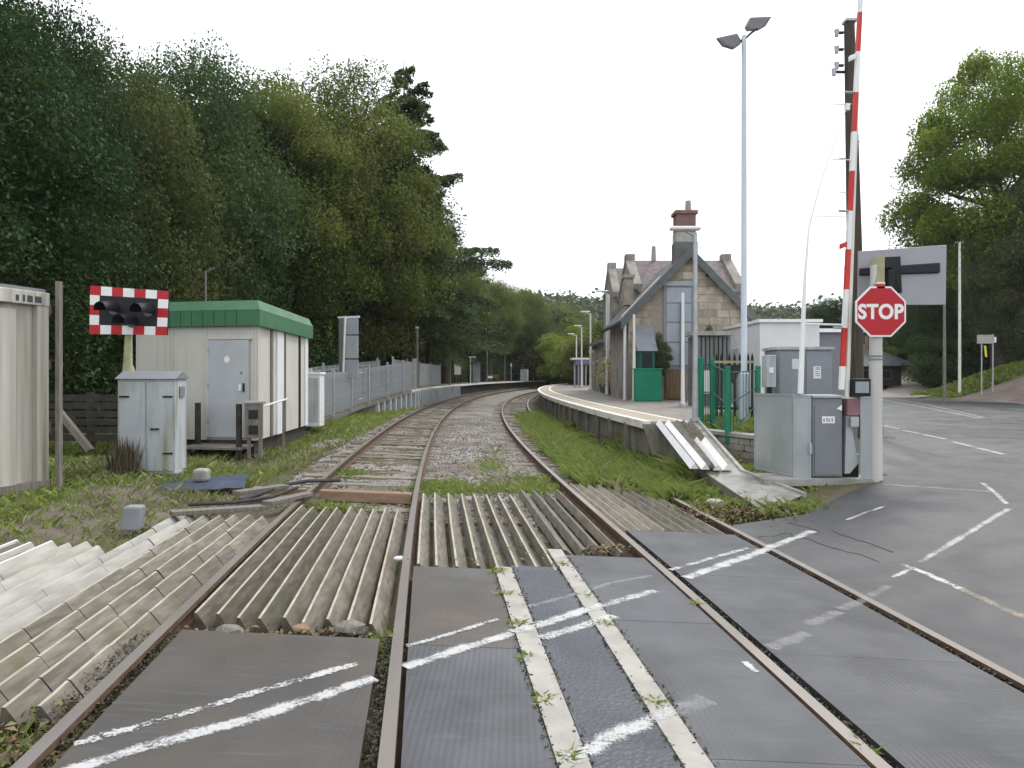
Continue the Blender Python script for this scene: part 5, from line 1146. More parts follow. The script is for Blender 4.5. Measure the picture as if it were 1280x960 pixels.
def stop_sign():
    up = V3(0, 0, 1); Y = 10.15; zg = .13
    b = V3((1100 - 640) / F * Y, Y + .12, zg)
    t = empty('signal_post', b, 'round grey steel post with the back of a light board behind the stop sign', 'signal post')
    MB().tube([b, V3(b[0], b[1], H - (425 - HY) / F * Y), V3(b[0], b[1], H - (330 - HY) / F * Y)], [.095, .09, .075], 16).build('shaft', M['pale_post'], t, smooth=True)
    for y in (445, 449): MB().tube([V3(b[0], b[1], H - (y - HY) / F * Y - .012), V3(b[0], b[1], H - (y - HY) / F * Y + .012)], .099, 16).build('band', M['grey_paint'], t)
    MB().tube([V3(b[0] + .02, b[1], H - (360 - HY) / F * Y), V3(b[0] + .04, b[1], H - (320 - HY) / F * Y)], [.1, .085], 12).build('post_sleeve', M['yellow_moss'], t, smooth=True)
    Yb = Y + .45; c = [P(1073, 314, Yb), P(1183.5, 306, Yb + .1), P(1182.5, 381, Yb + .1), P(1072.5, 381.5, Yb)]
    bd = MB().prism(c, V3(0, .03, 0)).build('backboard', M['sign_grey'], t, bevel=.008)
    MB().prism([P(1076, 335, Yb - .05), P(1176, 328, Yb + .05), P(1176, 341, Yb + .05), P(1076, 344, Yb - .05)], V3(0, .08, 0)).build('lamp_bar', M['black_plastic'], t, bevel=.02)
    MB().prism([P(1104, 321, Yb - .18), P(1126, 320, Yb - .18), P(1128, 366, Yb - .1), P(1116, 366, Yb - .1), P(1114, 335, Yb - .18), P(1104, 335, Yb - .18)], V3(0, .14, 0)).build('bracket', M['black'], t, bevel=.01)
    MB().box(P(1112, 350, Yb - .2), (.1, .1, .3)).build('junction_box', M['black_plastic'], t, bevel=.01)
    # the stop plate
    Ys = Y; cs = P(1101, 389.5, Ys); r_ = 31.5 / F * Ys
    s = empty('stop_sign', cs, 'red octagonal STOP sign with white rim on the grey post', 'stop sign')
    def octo(rad, y0, y1, nm, mat, par=s):
        k = rad / math.cos(R(22.5)); pts = [cs + V3(math.cos(a) * k, 0, math.sin(a) * k) + V3(0, y0, 0) for a in [R(22.5 + 45 * i) for i in range(8)]]
        return MB().prism(pts, V3(0, y1 - y0, 0)).build(nm, M[mat], par)
    octo(r_, .0, .02, 'rim', 'white'); octo(r_ * .93, -.004, .0, 'face', 'red')
    cu = bpy.data.curves.new('lettering', 'FONT'); cu.body = 'STOP'; cu.size = .3; cu.extrude = .002; cu.offset = .011; cu.space_character = 1.06; cu.align_x = 'CENTER'; cu.align_y = 'CENTER'
    tmp = bpy.data.objects.new('tmp', cu); COL.objects.link(tmp); dg = bpy.context.evaluated_depsgraph_get()
    me = bpy.data.meshes.new_from_object(tmp.evaluated_get(dg)); bpy.data.objects.remove(tmp)
    xs = np.array([v.co[:] for v in me.vertices]); cx = (xs[:, 0].max() + xs[:, 0].min()) / 2; cy = (xs[:, 1].max() + xs[:, 1].min()) / 2
    kx = (57 / F * Ys) / np.ptp(xs[:, 0]); kz = (19.5 / F * Ys) / np.ptp(xs[:, 1])
    for v in me.vertices: v.co = ((v.co.x - cx) * kx, -v.co.z - .0065, (v.co.y - cy) * kz)
    o = link_mesh(me, 'lettering', M['white'], s, cs)
    MB().hexa(P(1096, 361, Ys), V3(.125, 0, 0), V3(0, .05, 0), up * .075).build('reflector', M['red_band'], s); MB().hexa(P(1096, 354.6, Ys), V3(.125, 0, 0), V3(0, .05, 0), up * .02).build('reflector_cap', M['white'], s)
    for q in (-.17, .17): MB().box(cs + V3(0, .05, q), (.24, .06, .05)).build('clamp', M['galv'], s)
stop_sign()

def kiosks():
    up = V3(0, 0, 1)
    a = V3((972 - 640) / F * 14.6, 14.6, .3); t = empty('relay_kiosk', a, 'grey double door equipment kiosk with small notices behind the barrier machine', 'kiosk')
    W_ = (1040 - 972) / F * 14.6; Ht = H - (437 - HY) / F * 14.6 - .3
    MB().hexa(a, V3(W_, 0, 0), V3(.05, .9, 0), up * Ht).build('body', M['kiosk_grey'], t, bevel=.01); MB().hexa(a + V3(-.04, -.04, Ht), V3(W_ + .08, 0, 0), V3(.05, 1, 0), up * .06).build('roof', M['pale_grey'], t)
    for i in (0, 1):
        d = MB().hexa(a + V3(.03 + i * W_ / 2, -.02, .08), V3(W_ / 2 - .045, 0, 0), V3(0, .02, 0), up * (Ht - .14)).build('door', M['kiosk_grey'], t, bevel=.005)
        nt_ = MB().hexa(a + V3(.3 if i == 0 else .76, -.027, Ht - (.42 if i == 0 else .62)), V3(.14 if i == 0 else .16, 0, 0), V3(0, .006, 0), up * (.22 if i == 0 else .26)).build('notice', M['white_wall' if i == 0 else 'white'], d)
    n0 = a + V3(.79, -.0285, Ht - .6)
    for z_ in (.03, .075, .12, .17, .2): MB().hexa(n0 + V3(.01, 0, z_), V3(.1 if z_ != .12 else .06, 0, 0), V3(0, .0015, 0), up * .02).build('notice_print', M['text_grey'], t)
    a = V3((958.5 - 640) / F * 14.4, 14.4, .3); t = empty('meter_cabinet', a, 'small off white meter cabinet left of the grey kiosk', 'cabinet')
    z0 = H - (484 - HY) / F * 14.4; z1 = H - (444 - HY) / F * 14.4
    MB().hexa(V3(a[0], a[1], z0), V3(.2, 0, 0), V3(0, .3, 0), up * (z1 - z0)).build('body', M['pale_grey'], t, bevel=.01); MB().hexa(V3(a[0] + .05, a[1] - .012, z0 + .3), V3(.09, 0, 0), V3(0, .01, 0), up * .12).build('notice', M['white'], t); MB().hexa(V3(a[0] + .06, a[1] + .08, a[2] - .1), V3(.08, 0, 0), V3(0, .08, 0), up * (z0 - a[2] + .1)).build('post', M['black'], t)
    a = V3(8.75, 24, .16); t = empty('flat_roof_building', a, 'white flat roofed building between the station and the barrier', 'building')
    zt = H + (HY - 403) / F * 24
    MB().hexa(a, V3(2.1, 0, 0), V3(0, 5, 0), up * (zt - .16)).build('wall', M['white_wall'], t); MB().hexa(V3(8.68, 23.9, zt), V3(2.25, 0, 0), V3(0, 5.2, 0), up * .11).build('roof_edge', M['white'], t)
    MB().hexa(V3(8.735, 26.2, .2), V3(.015, 0, 0), V3(0, .9, 0), up * 2.6).build('door', M['pale_grey'], t)
    MB().hexa(V3(9.0, 23.985, .2), V3(.5, 0, 0), V3(0, .015, 0), up * 1.6).build('door', M['pale_grey'], t)
    # low annexe to the right of it
    z2 = H + (HY - 411) / F * 26
    MB().hexa(V3(10.9, 26, .16), V3(2.4, 0, 0), V3(0, 3, 0), up * (z2 - .3)).build('annexe_wall', M['grey_paint'], t); MB().hexa(V3(10.86, 25.8, z2 - .14), V3(2.6, 0, 0), V3(0, 3.3, 0), up * .14).build('annexe_roof', M['white'], t)
    # dark timber screen with roof beam
    Y = 22.; xa, xb = (866 - 640) / F * Y, (914 - 640) / F * Y; z0, z1 = .7, H + (HY - 417) / F * Y
    t = empty('slatted_shed', (xa, Y, z0), 'dark slatted timber shed with flat roof edge right of the station gable', 'shed')
    MB().hexa((xa, Y + .08, z0 - .6), (xb - xa, 0, 0), (0, .5, 0), (0, 0, z1 - z0 + .5)).build('wall', M['render_and_shade'], t)
    n = 9
    for i in range(n): MB().hexa((xa + i * (xb - xa) / n + .02, Y, z0 - .5), ((xb - xa) / n - .045, 0, 0), (0, .07, 0), (0, 0, z1 - z0 + .4)).build('slat', M['shed_slat'], t)
    MB().hexa((xa - .12, Y - .12, z1 - .06), (xb - xa + .2, 0, 0), (0, .8, 0), (0, 0, .14)).build('roof_edge', M['concrete_grey'], t)
    MB().hexa((P(879, 480, Y)[0], Y - .03, P(0, 492, Y)[2]), (P(889, 480, Y)[0] - P(879, 480, Y)[0], 0, 0), (0, .03, 0), (0, 0, .75)).build('notice_case', M['white_wall'], t)
M['kiosk_grey'] = pm('kiosk_grey', (.22, .24, .27), (.27, .29, .32), scale=1.5, rough=.5, bump=.03)
M['shed_slat'] = pm('shed_slat', (.1, .115, .115), (.16, .175, .175), scale=3, stretch=(4, 4, .4), bump=.2)
kiosks()

def right_fences():
    up = V3(0, 0, 1)
    def post(x, yt, yb, Y, t, w_=.12, mat='green_paint', nm='post'):
        p = P(x, yb, Y); zt = H - (yt - HY) / F * Y
        return MB().hexa(p - V3(w_ / 2, w_ / 2, .1), V3(w_, 0, 0), V3(0, w_, 0), up * (zt - p[2] + .1)).build(nm, M[mat], t, bevel=.008)
    t = empty('green_mesh_fence', P(890, 525, 14.8), 'green mesh fence with stout posts at the end of the platform', 'fence')
    ps = [(876, 447, 528, 14.65), (890, 448, 526, 14.8), (909.5, 458, 548, 13.1), (947.5, 457, 505, 13.6)]
    for q in ps: post(*q, t, w_=.10 if q[0] < 880 else .085)
    pts = [P(q[0], (q[2]), q[3]) for q in ps]; tops = [V3(p[0], p[1], H - (q[1] + 6 - HY) / F * q[3]) for p, q in zip(pts, ps)]
    for i in range(3):
        a, b, c, d = pts[i], pts[i + 1], tops[i], tops[i + 1]
        for k in range(1, 10 if i else 7):
            f = k / (10 if i else 7); p0 = a + (b - a) * f; p1 = c + (d - c) * f; MB().tube([p0, p1], .007, 4).build('wire', M['green_dark'], t)
        for f in (.02, .5, .98): MB().tube([a + (c - a) * f, b + (d - b) * f], .012, 5).build('rail', M['green_dark'], t)
    t = empty('spiked_fence', P(905, 520, 16.4), 'black fence of pointed uprights behind the green mesh fence', 'fence')
    Y = 16.4
    for x in (896, 902, 912, 918.5, 925, 935.5, 940.5):
        p = P(x, 524, Y); zt = H - (441 - HY) / F * Y; w_ = .055
        MB().prism([p + V3(-w_ / 2, 0, -.3), p + V3(w_ / 2, 0, -.3), V3(p[0] + w_ / 2, Y, zt - .12), V3(p[0], Y, zt), V3(p[0] - w_ / 2, Y, zt - .12)], V3(0, .03, 0)).build('upright', M['black'], t)
    for y, mt in ((454, 'yellow_moss'), (512, 'black')): MB().hexa(P(893, y, Y - .03), V3((943 - 893) / F * Y, 0, 0), V3(0, .04, 0), up * .06).build('rail', M[mt], t)
    MB().prism([P(902, 456, Y - .05), P(930, 456, Y - .05), P(916, 480, Y - .05)], V3(0, .02, 0)).build('brace_plate', M['dark_wood'], t)
    t = empty('brick_wall', P(925, 560, 12.6), 'low mossy wall retaining the grass bank left of the barrier panels', 'wall')
    a = V3(3.72, 14.2, -.05); b = V3(4.85, 11.5, -.05)
    MB().hexa(a, b - a, V3(.25, .08, 0), up * .62).build('core', M['plat_wall'], t)
    u = (b - a) / np.linalg.norm(b - a); L = np.linalg.norm(b - a); nn = V3(u[1], -u[0], 0); nn = nn if nn[0] < 0 else -nn
    for r_ in range(5):
        x = -.15 * (r_ % 2)
        while x < L:
            x0, x1 = max(0, x), min(L, x + .29)
            if x1 - x0 > .06: MB().hexa(a + u * x0 + nn * .0 + up * (.01 + r_ * .12), u * (x1 - x0 - .012), nn * random.uniform(.012, .03), up * .108).build('stone', M['stone_grey'], t)
            x += .3
    MB().hexa(a + up * .62 + nn * .06, b - a, V3(.3, .1, 0), up * .07).build('coping', M['concrete_grey'], t)
right_fences()

def far_right():
    up = V3(0, 0, 1)
    a = V3(30.5, 62, .9); t = empty('bungalow', a, 'dark low house with slate roof at the end of the gravel lane', 'house')
    MB().hexa(a, V3(5.0, 0, 0), V3(0, 7, 0), up * 1.75).build('wall', M['dark_wood'], t)
    MB().prism([(29.8, 61.3, 2.6), (36.6, 61.3, 2.75), (33.6, 64.5, 4.6), (30.2, 64.5, 4.6)], (0, .3, .12)).build('roof', M['slate'], t)
    MB().hexa((33.5, 64, 4.2), (.8, 0, 0), (0, .6, 0), (0, 0, 1.4)).build('chimney', M['brick_red'], t)
    for q in (1.0, 3.1): 
        f = MB().hexa(a + V3(q, -.03, .6), V3(1.0, 0, 0), V3(0, .03, 0), up * .8).build('window', M['grey_wood'], t); MB().hexa(a + V3(q + .07, -.04, .66), V3(.86, 0, 0), V3(0, .01, 0), up * .68).build('pane', M['glass_dark'], f)
    Y = 45.; g = lambda x: V3((x - 640) / F * Y, Y, hroad((x - 640) / F * Y, Y) - .1)
    b = g(1234); t = empty('road_sign', b, 'grey back of a small road sign on two legs on the grass bank', 'road sign')
    for x in (1227, 1241): MB().tube([g(x), V3(g(x)[0], Y, P(0, 418, Y)[2])], .04, 8).build('leg', M['galv'], t)
    MB().hexa(P(1221.5, 429.5, Y - .06), V3(21 / F * Y, 0, 0), V3(0, .03, 0), up * (11 / F * Y)).build('sign_plate', M['sign_back'], t); MB().hexa(P(1242.5, 428, Y - .02), V3(.16, 0, 0), V3(0, .02, 0), up * .36).build('edge_plate', M['cream'], t)
    for q in (2.5, 5.5, 8): MB().hexa(P(1223.5, 430.5 - q, Y - .068), V3(17 / F * Y, 0, 0), V3(0, .006, 0), up * .05).build('stiffener', M['galv'], t)
    o = MB().hexa(P(1230, 432, Y - .12), V3(.14, 0, 0), V3(.1, .02, -.75), V3(0, .03, 0)).build('yellow_strip', M['yellow'], origin=tuple(P(1231, 440, Y))); setp(o, 'thin yellow strip hanging below the grey road sign', 'strip')
    for x, yt, yb, Y, mat, r_, lab in ((1199.5, 303, 440, 47., 'coping', .10, 'white barked telegraph pole with stay wire before the dark trees'), (1180.5, 380, 464, 41., 'grey_wood', .10, 'thin grey pole standing on the grass bank below the board')):
        p = V3((x - 640) / F * Y, Y, 0); p[2] = hroad(p[0], Y) - .2; tp = P(x, yt, Y)
        t = empty('telegraph_pole', p, lab, 'pole'); MB().tube([p, tp], [r_, r_ * .75], 9).build('shaft', M[mat], t, smooth=True)
        if r_ >= .10 and mat == 'coping': MB().tube([tp - up * .2, P(1221, 415, Y - 2)], .012, 4).build('stay_wire', M['cable'], t); MB().box(tp, (.6, .08, .1)).build('crossarm', M['grey_wood'], t)
M['sign_back'] = pm('sign_rear', (.26, .25, .22), (.34, .33, .29), scale=3, rough=.6)
far_right()

# ================================================================== VEGETATION
def leaf_quads(C, size, up_bias=.5, elong=1.5):
    """one kite shaped leaf at every centre of C"""
    n = len(C); nrm = rng.normal(size=(n, 3)); nrm[:, 2] = abs(nrm[:, 2]) + up_bias; nrm /= np.linalg.norm(nrm, axis=1)[:, None]
    a = rng.normal(size=(n, 3)); a -= (a * nrm).sum(1)[:, None] * nrm; a /= np.linalg.norm(a, axis=1)[:, None]; b = np.cross(nrm, a)
    s = (size * rng.uniform(.6, 1.35, n))[:, None]
    bend = nrm * s * .25
    return np.stack([C - a * s * elong / 2, C + b * s * .42 + bend * .4, C + a * s * elong / 2 - bend, C - b * s * .42 + bend * .4], 1)
def wood_mesh(branches):
    mb = MB()
    for pts, rs, n in branches: mb.tube(pts, rs, n, caps=False)
    return mb.mesh('trunk', smooth=True)
def leaf_mesh(name, V, var):
    n, k, _ = V.shape; me = bpy.data.meshes.new(name)
    me.vertices.add(n * k); me.vertices.foreach_set('co', V.astype(np.float32).ravel()); me.loops.add(n * k); me.loops.foreach_set('vertex_index', np.arange(n * k, dtype=np.int32))
    me.polygons.add(n); me.polygons.foreach_set('loop_start', np.arange(0, n * k, k, dtype=np.int32)); at = me.attributes.new('var', 'FLOAT', 'FACE'); at.data.foreach_set('value', np.asarray(var, np.float32)); me.update(calc_edges=True)
    return me
def bez(a, b, sag, k=6):
    a, b = np.array(a, float), np.array(b, float); m = (a + b) / 2 + np.array(sag, float)
    return [(1 - t) ** 2 * a + 2 * t * (1 - t) * m + t * t * b for t in np.linspace(0, 1, k)]
def broadleaf(h, r, z0, seed, leaf, nclump=70, per=330, spread=.8, gap=0.):
    """trunk with limbs; crown of leaf clumps carried on the limb ends. Unit: metres"""
    global rng
    rs = np.random.default_rng(seed); rr = random.Random(seed); keep = rng; rng = rs
    br = []; C = []; var = []
    zc = (h + z0) / 2; hz = (h - z0) / 2
    lean = V3(rr.uniform(-.4, .4), rr.uniform(-.4, .4), 0)
    trunk = [V3(0, 0, -.3), V3(0, 0, z0 * .6) + lean * .2, V3(0, 0, zc) + lean, V3(0, 0, h * .86) + lean * 1.5]
    br.append((trunk, [r * .085 + .05, r * .07 + .03, r * .045, .04], 9))
    pts = []
    for i in range(nclump):
        for _ in range(30):
            q = rs.normal(size=3); q /= np.linalg.norm(q); q *= rs.uniform(.35, 1.) ** .5
            p = V3(q[0] * r, q[1] * r, zc + q[2] * hz)
            if q[2] < 0: p[:2] *= 1.05
            if all(np.linalg.norm(p - o) > .38 * r * (nclump / 40) ** -.33 for o in pts): break
        pts.append(p)
    for i, p in enumerate(pts):
        tz = max(z0 * .7, min(h * .8, p[2] - rs.uniform(.15, .4) * np.linalg.norm(p[:2]) - .2 * hz)); f = tz / h
        a = V3(0, 0, tz) + lean * min(1, f * 1.5)
        if i % 2 == 0: br.append((bez(a, p, (0, 0, -.08 * r), 5), [.055 * r * (1.1 - f) + .015, .04 * r * (1.1 - f) + .012, .02 * r, .014, .008], 6))
        cs = r * rs.uniform(.2, .34) * spread; m = int(per * rs.uniform(.6, 1.4)); base = rs.uniform(.1, .9)
        d = rs.normal(size=(m, 3)); d *= (rs.uniform(0, 1, m) ** .42 / np.linalg.norm(d, axis=1))[:, None]; d *= 1 + .22 * np.sin(d[:, :1] * 5 + i) * np.sin(d[:, 1:2] * 5 + 2 * i); d = d * V3(cs, cs, cs * .6) * 1.75; d[:, 2] -= .12 * (d[:, 0] ** 2 + d[:, 1] ** 2) / max(cs, .01)
        C.append(p + d); var.append(np.clip(base * .75 + rs.uniform(0, .25, m), 0, 1))
        for _ in range(5):
            e = p + d[rs.integers(m)]; br.append(([p, (p + e) / 2 + rs.normal(size=3) * .05, e], [.012, .008, .004], 4))
    C = np.concatenate(C); var = np.concatenate(var)
    out = leaf_mesh('crown', leaf_quads(C, leaf), var), wood_mesh(br)
    rng = keep; return out
def conifer(h, r, z0, seed, leaf):
    global rng
    rs = np.random.default_rng(seed); keep = rng; rng = rs
    br = [([V3(0, 0, -.3), V3(.1, 0, h * .5), V3(0, .05, h)], [h * .014 + .06, h * .009, .02], 8)]; C = []; var = []
    z = z0
    while z < h - .2:
        f = (z - z0) / (h - z0); L = r * (1 - f) ** .66 * rs.uniform(.6, 1.1) + .45
        nb = int(rs.integers(5, 8)) if f < .85 else 4
        a0 = rs.uniform(0, 6.28)
        for i in range(nb):
            a = a0 + 6.28 * i / nb + rs.uniform(-.5, .5); l = L * rs.uniform(.6, 1.15)
            e = V3(math.cos(a) * l, math.sin(a) * l, z + rs.uniform(-.5, .5) + l * rs.uniform(-.34, .2)); pts = bez((0, 0, z), e, (0, 0, .10 * l), 6)
            br.append((pts, [.05 * (1 - f) + .012] + [.03 * (1 - f) + .008] * 4 + [.006], 5))
            m = int(130 * l / leaf * .19) + 14
            t = rs.uniform(.12, 1, m) ** .8; q = np.array(pts)
            idx = t * 5; i0 = np.minimum(idx.astype(int), 4); P0 = q[i0] + (q[i0 + 1] - q[i0]) * (idx - i0)[:, None]
            wd = l * .24 * (1.2 - t) + .07
            sd = V3(-math.sin(a), math.cos(a), 0); off_ = rs.normal(size=m) * wd
            P0 = P0 + sd * off_[:, None]; P0[:, 2] += -abs(off_) * .45 + rs.normal(size=m) * .06 - rs.uniform(0, .12, m)
            C.append(P0); var.append(np.clip(rs.uniform(0, .7) + rs.uniform(-.2, .3, m), 0, 1))
        z += rs.uniform(.42, .8) * (h / 16)
    C = np.concatenate(C); var = np.concatenate(var)
    out = leaf_mesh('crown', leaf_quads(C, leaf, up_bias=1.0, elong=2.0), var), wood_mesh(br)
    rng = keep; return out
def tree(name, label, proto, loc, sc, rz, lm, group, cat='tree', sz=None):
    t = empty(name, loc, label, cat, group)
    for me, nm, mt in ((proto[0], 'crown', lm), (proto[1], 'trunk', 'bark')):
        o = bpy.data.objects.new(nm, me); COL.objects.link(o); o.parent = t
        if not me.materials: me.materials.append(M[mt])
        o.material_slots[0].link = 'OBJECT'; o.material_slots[0].material = M[mt]
    t.scale = (sc, sc, sz or sc); t.rotation_euler = (0, 0, rz)
    return t
PB = [broadleaf(11, 3.9, .9, 11, .085, 90, 1050, spread=.84), broadleaf(11, 3.7, .8, 12, .085, 90, 1050, spread=.84), broadleaf(12, 3.6, 1.2, 13, .08, 95, 900, spread=.74), broadleaf(14, 3.8, 4.6, 14, .09, 110, 700, spread=.8)]
PC = conifer(20, 6.2, 5.0, 21, .13)
PC2 = conifer(15, 3.2, 5.0, 22, .14)
PO = broadleaf(22, 8.0, 6.0, 33, .17, 76, 1500, spread=.6)
PS = broadleaf(3.2, 1.5, .1, 41, .075, 45, 420)
W = 'trees of the wood on the left'
def px_tree(name, label, proto, hproto, x, ytop, Y, rz, lm, group, wide=1., cat='tree', zb=None):
    X = (x - 640) / F * Y; zb = hroad(X, Y) - .2 if zb is None else zb; zt = H - (ytop - HY) / F * Y
    zs = np.empty(len(proto[0].vertices) * 3, np.float32); proto[0].vertices.foreach_get('co', zs); hproto = float(np.percentile(zs[2::3], 99.6))
    s = (zt - zb) / hproto
    return tree(name, label, proto, (X, Y, zb), s * wide, rz, lm, group, cat, s)
px_tree('broadleaf_tree', 'dense dark tree at the left edge behind the white container', PB[0], 11, -75, -20, 15, .3, 'leaf_dark', W, .8)
px_tree('broadleaf_tree', 'tall dark tree with thin airy top above the chequered signal', PB[1], 11, 45, 12, 19, 1.2, 'leaf_dark', W, .62)
px_tree('broadleaf_tree', 'dark tree between the airy topped tree and the rounded tree', PB[0], 11, 140, 100, 23, 2.3, 'leaf_olive', W, .75)
px_tree('broadleaf_tree', 'rounded dark tree standing behind the green roofed cabin', PB[1], 11, 243, 82, 28, 3.9, 'leaf_green', W, .74)
px_tree('broadleaf_tree', 'lighter green tree with flat ragged top right of the rounded tree', PB[2], 12, 350, 100, 35, .7, 'leaf_mid', W, .85)
px_tree('broadleaf_tree', 'lighter green tree next to the tall conifer', PB[2], 12, 446, 98, 41, 2.9, 'leaf_mid', W, .84)
px_tree('conifer_tree', 'tall dark conifer with layered branches, highest of the right half of the wood', PC, 20, 505, 96, 46, .5, 'leaf_conifer', W, .92)
px_tree('conifer_tree', 'dark conifer stepping down to the right of the tallest conifer', PC, 20, 536, 232, 57, 2.2, 'leaf_conifer', W, .9)
px_tree('conifer_tree', 'slim pointed conifer above the far platform fence', PC2, 15, 588, 312, 76, 1.1, 'leaf_conifer', W, 1.1)
px_tree('broadleaf_tree', 'small olive tree below the slim pointed conifer', PB[3], 14, 557, 325, 70, 4.1, 'leaf_mid', W, 1.2)
px_tree('broadleaf_tree', 'olive green tree right of the slim pointed conifer', PB[3], 14, 612, 350, 96, 5.0, 'leaf_mid', W, 1.0)
px_tree('broadleaf_tree', 'bushy green tree above the far grey cabinet', PB[3], 14, 648, 362, 118, 1.9, 'leaf_mid', W, 1.1)
px_tree('broadleaf_tree', 'far green tree where the left platform ends', PB[3], 14, 686, 380, 140, .2, 'leaf_mid', W, 1.15)
px_tree('broadleaf_tree', 'furthest tree of the wood beside the hill', PB[2], 12, 716, 384, 178, 3.1, 'leaf_mid', W, 1.2)
# second row behind, closing the gaps
for i, (x, yt, Y, p, lab) in enumerate([(10, 60, 24, 0, 'tree of the second row behind the two leftmost trees'), (120, 150, 29, 1, 'tree of the second row behind the chequered signal'), (205, 150, 33, 0, 'tree of the second row left behind the green cabin roof'), (305, 150, 37, 1, 'tree of the second row right behind the green cabin roof'), (392, 160, 46, 0, 'tree of the second row behind the grey panelled board'), (460, 190, 56, 3, 'tree of the second row behind the ramp fence'), (515, 270, 72, 3, 'tree of the second row behind the notice board')]):
    px_tree('broadleaf_tree', lab, PB[p], 11, x, yt, Y, i * 1.7, 'leaf_dark', W, 1.1)
# dense wood mass behind and low undergrowth along its edge
def mass(name, pts, thick, zlo, zhi, n, leaf, mat, seed, taper=.3, kind='stuff'):
    rs = np.random.default_rng(seed); pts = [np.array(p, float) for p in pts]
    seg = np.array([np.linalg.norm(b[:2] - a[:2]) for a, b in zip(pts[:-1], pts[1:])]); cum = np.concatenate([[0], np.cumsum(seg)])
    t = rs.uniform(0, cum[-1], n); X = np.interp(t, cum, [p[0] for p in pts]); Y = np.interp(t, cum, [p[1] for p in pts])
    hh = np.interp(t, cum, [p[2] for p in pts]) * (1 + .18 * np.sin(t * .9 + seed) + .12 * np.sin(t * 2.3 + 1))
    u = rs.uniform(0, 1, n); C = np.stack([X + rs.normal(size=n) * thick, Y + rs.normal(size=n) * thick, zlo + (hh - zlo) * u], 1)
    # clump
    ph = rs.uniform(0, 6, 3); var = np.clip(.5 + .25 * np.sin(C[:, 0] * 1.3 + ph[0]) * np.sin(C[:, 2] * 1.1 + ph[1]) + .25 * np.sin(C[:, 1] * 1.1 + ph[2]) + rs.uniform(-.25, .25, n), 0, 1)
    global rng
    keep = rng; rng = rs; V = leaf_quads(C, leaf); rng = keep
    o = polys(name, V, var, M[mat]); setp(o, kind=kind); return o
mass('woodland', [(-26, 6, 9), (-22, 20, 9), (-21, 32, 11), (-20, 45, 13), (-17, 62, 14), (-13, 82, 13), (-8, 102, 12), (0, 125, 11), (10, 150, 11), (24, 178, 11)], 1.6, .2, 9, 90000, .5, 'leaf_dark', 51)
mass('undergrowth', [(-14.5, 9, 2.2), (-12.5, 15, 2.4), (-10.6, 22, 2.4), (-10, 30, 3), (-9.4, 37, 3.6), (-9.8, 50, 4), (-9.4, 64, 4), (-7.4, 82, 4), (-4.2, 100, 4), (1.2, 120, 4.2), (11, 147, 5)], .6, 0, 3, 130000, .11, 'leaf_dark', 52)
S = 'shrubs beyond the station platform'
for i, (x, yt, Y, lm, lab) in enumerate([(693, 392, 128, 'leaf_dark', 'dark rounded shrub where the tracks vanish'), (706, 400, 116, 'leaf_mid', 'shrub right of the vanishing tracks, second from left'), (716, 410, 104, 'leaf_bright', 'bright green bush left of the platform shelter'), (729, 418, 92, 'leaf_bright', 'bright green bush behind the platform shelter'), (741, 412, 84, 'leaf_mid', 'green bush behind the lamp post by the stone pier'), (752, 405, 76, 'leaf_mid', 'green bush against the left corner of the station')]):
    px_tree('shrub', lab, PS, 3.2, x, yt, Y, i * 1.3, lm, S, 1.2, 'shrub', zb=.3)
for x, yt, yb, Y, lab in ((822, 418, 470, 27.6, 'climbing shrub on the gable wall left of the boarded window'), (885, 408, 450, 27.6, 'climbing shrub on the gable wall above the timber shed')):
    zb = H - (yb - HY) / F * Y; px_tree('shrub', lab, PS, 3.2, x, yt, Y, 1., 'leaf_ivy', 'shrubs against the gable', .62, 'shrub', zb=zb)
px_tree('broadleaf_tree', 'round dark tree behind the flat roofed white building', PB[0], 11, 1036, 374, 90, .4, 'leaf_dark', None, .85)
# right hand side
GR = 'trees and bushes beyond the road'
OAK = px_tree('oak_tree', 'large spreading oak with open limbs and sky gaps above the stop sign', PO, 22, 1248, 84, 53, .9, 'leaf_bright', GR, .7)
px_tree('oak_tree', 'lower oak standing left of the large spreading oak', PO, 22, 1192, 268, 64, 2.6, 'leaf_bright', GR, .6)
px_tree('broadleaf_tree', 'dark ivy covered tree at the right edge of the picture', PB[1], 11, 1285, 232, 49, 1.4, 'leaf_ivy', GR, .9)
px_tree('broadleaf_tree', 'dark tree rising behind the thin grey pole', PB[0], 11, 1215, 318, 62, .5, 'leaf_green', GR, 1.4)
px_tree('broadleaf_tree', 'dark tree beyond the right edge of the picture', PB[0], 11, 1400, 140, 52, 2.5, 'leaf_mid', GR, .9)
px_tree('broadleaf_tree', 'dark tree behind the bungalow roof', PB[1], 11, 1145, 350, 78, 3.5, 'leaf_dark', GR, 1.3)
for i, (x, yt, Y, lm, w_, lab) in enumerate([(1168, 436, 60, 'leaf_mid', 1.0, 'low bush at the right end of the dark bungalow'), (1182, 408, 57, 'leaf_green', 1.1, 'dark bush left of the white barked pole'), (1205, 412, 57, 'leaf_ivy', 1.2, 'grey green bush behind the foot of the white barked pole'), (1242, 405, 56, 'leaf_green', 1.2, 'dark bush behind the grey road sign'), (1280, 400, 55, 'leaf_mid', 1.2, 'dark bush at the right edge on the grass bank'), (1316, 390, 54, 'leaf_green', 1.2, 'bush past the right edge'), (1095, 425, 74, 'leaf_mid', 1.1, 'bush left of the bungalow behind the pole'), (1060, 420, 80, 'leaf_mid', 1.2, 'bush behind the annexe roof')]):
    px_tree('shrub', lab, PS, 3.2, x, yt, Y, i * 2.1, lm, GR, w_, 'shrub')
mass('undergrowth', [(37, 58, 4.5), (41, 56, 5), (48, 55, 6), (60, 52, 8)], 1.2, 1.2, 4, 16000, .3, 'leaf_green', 61)
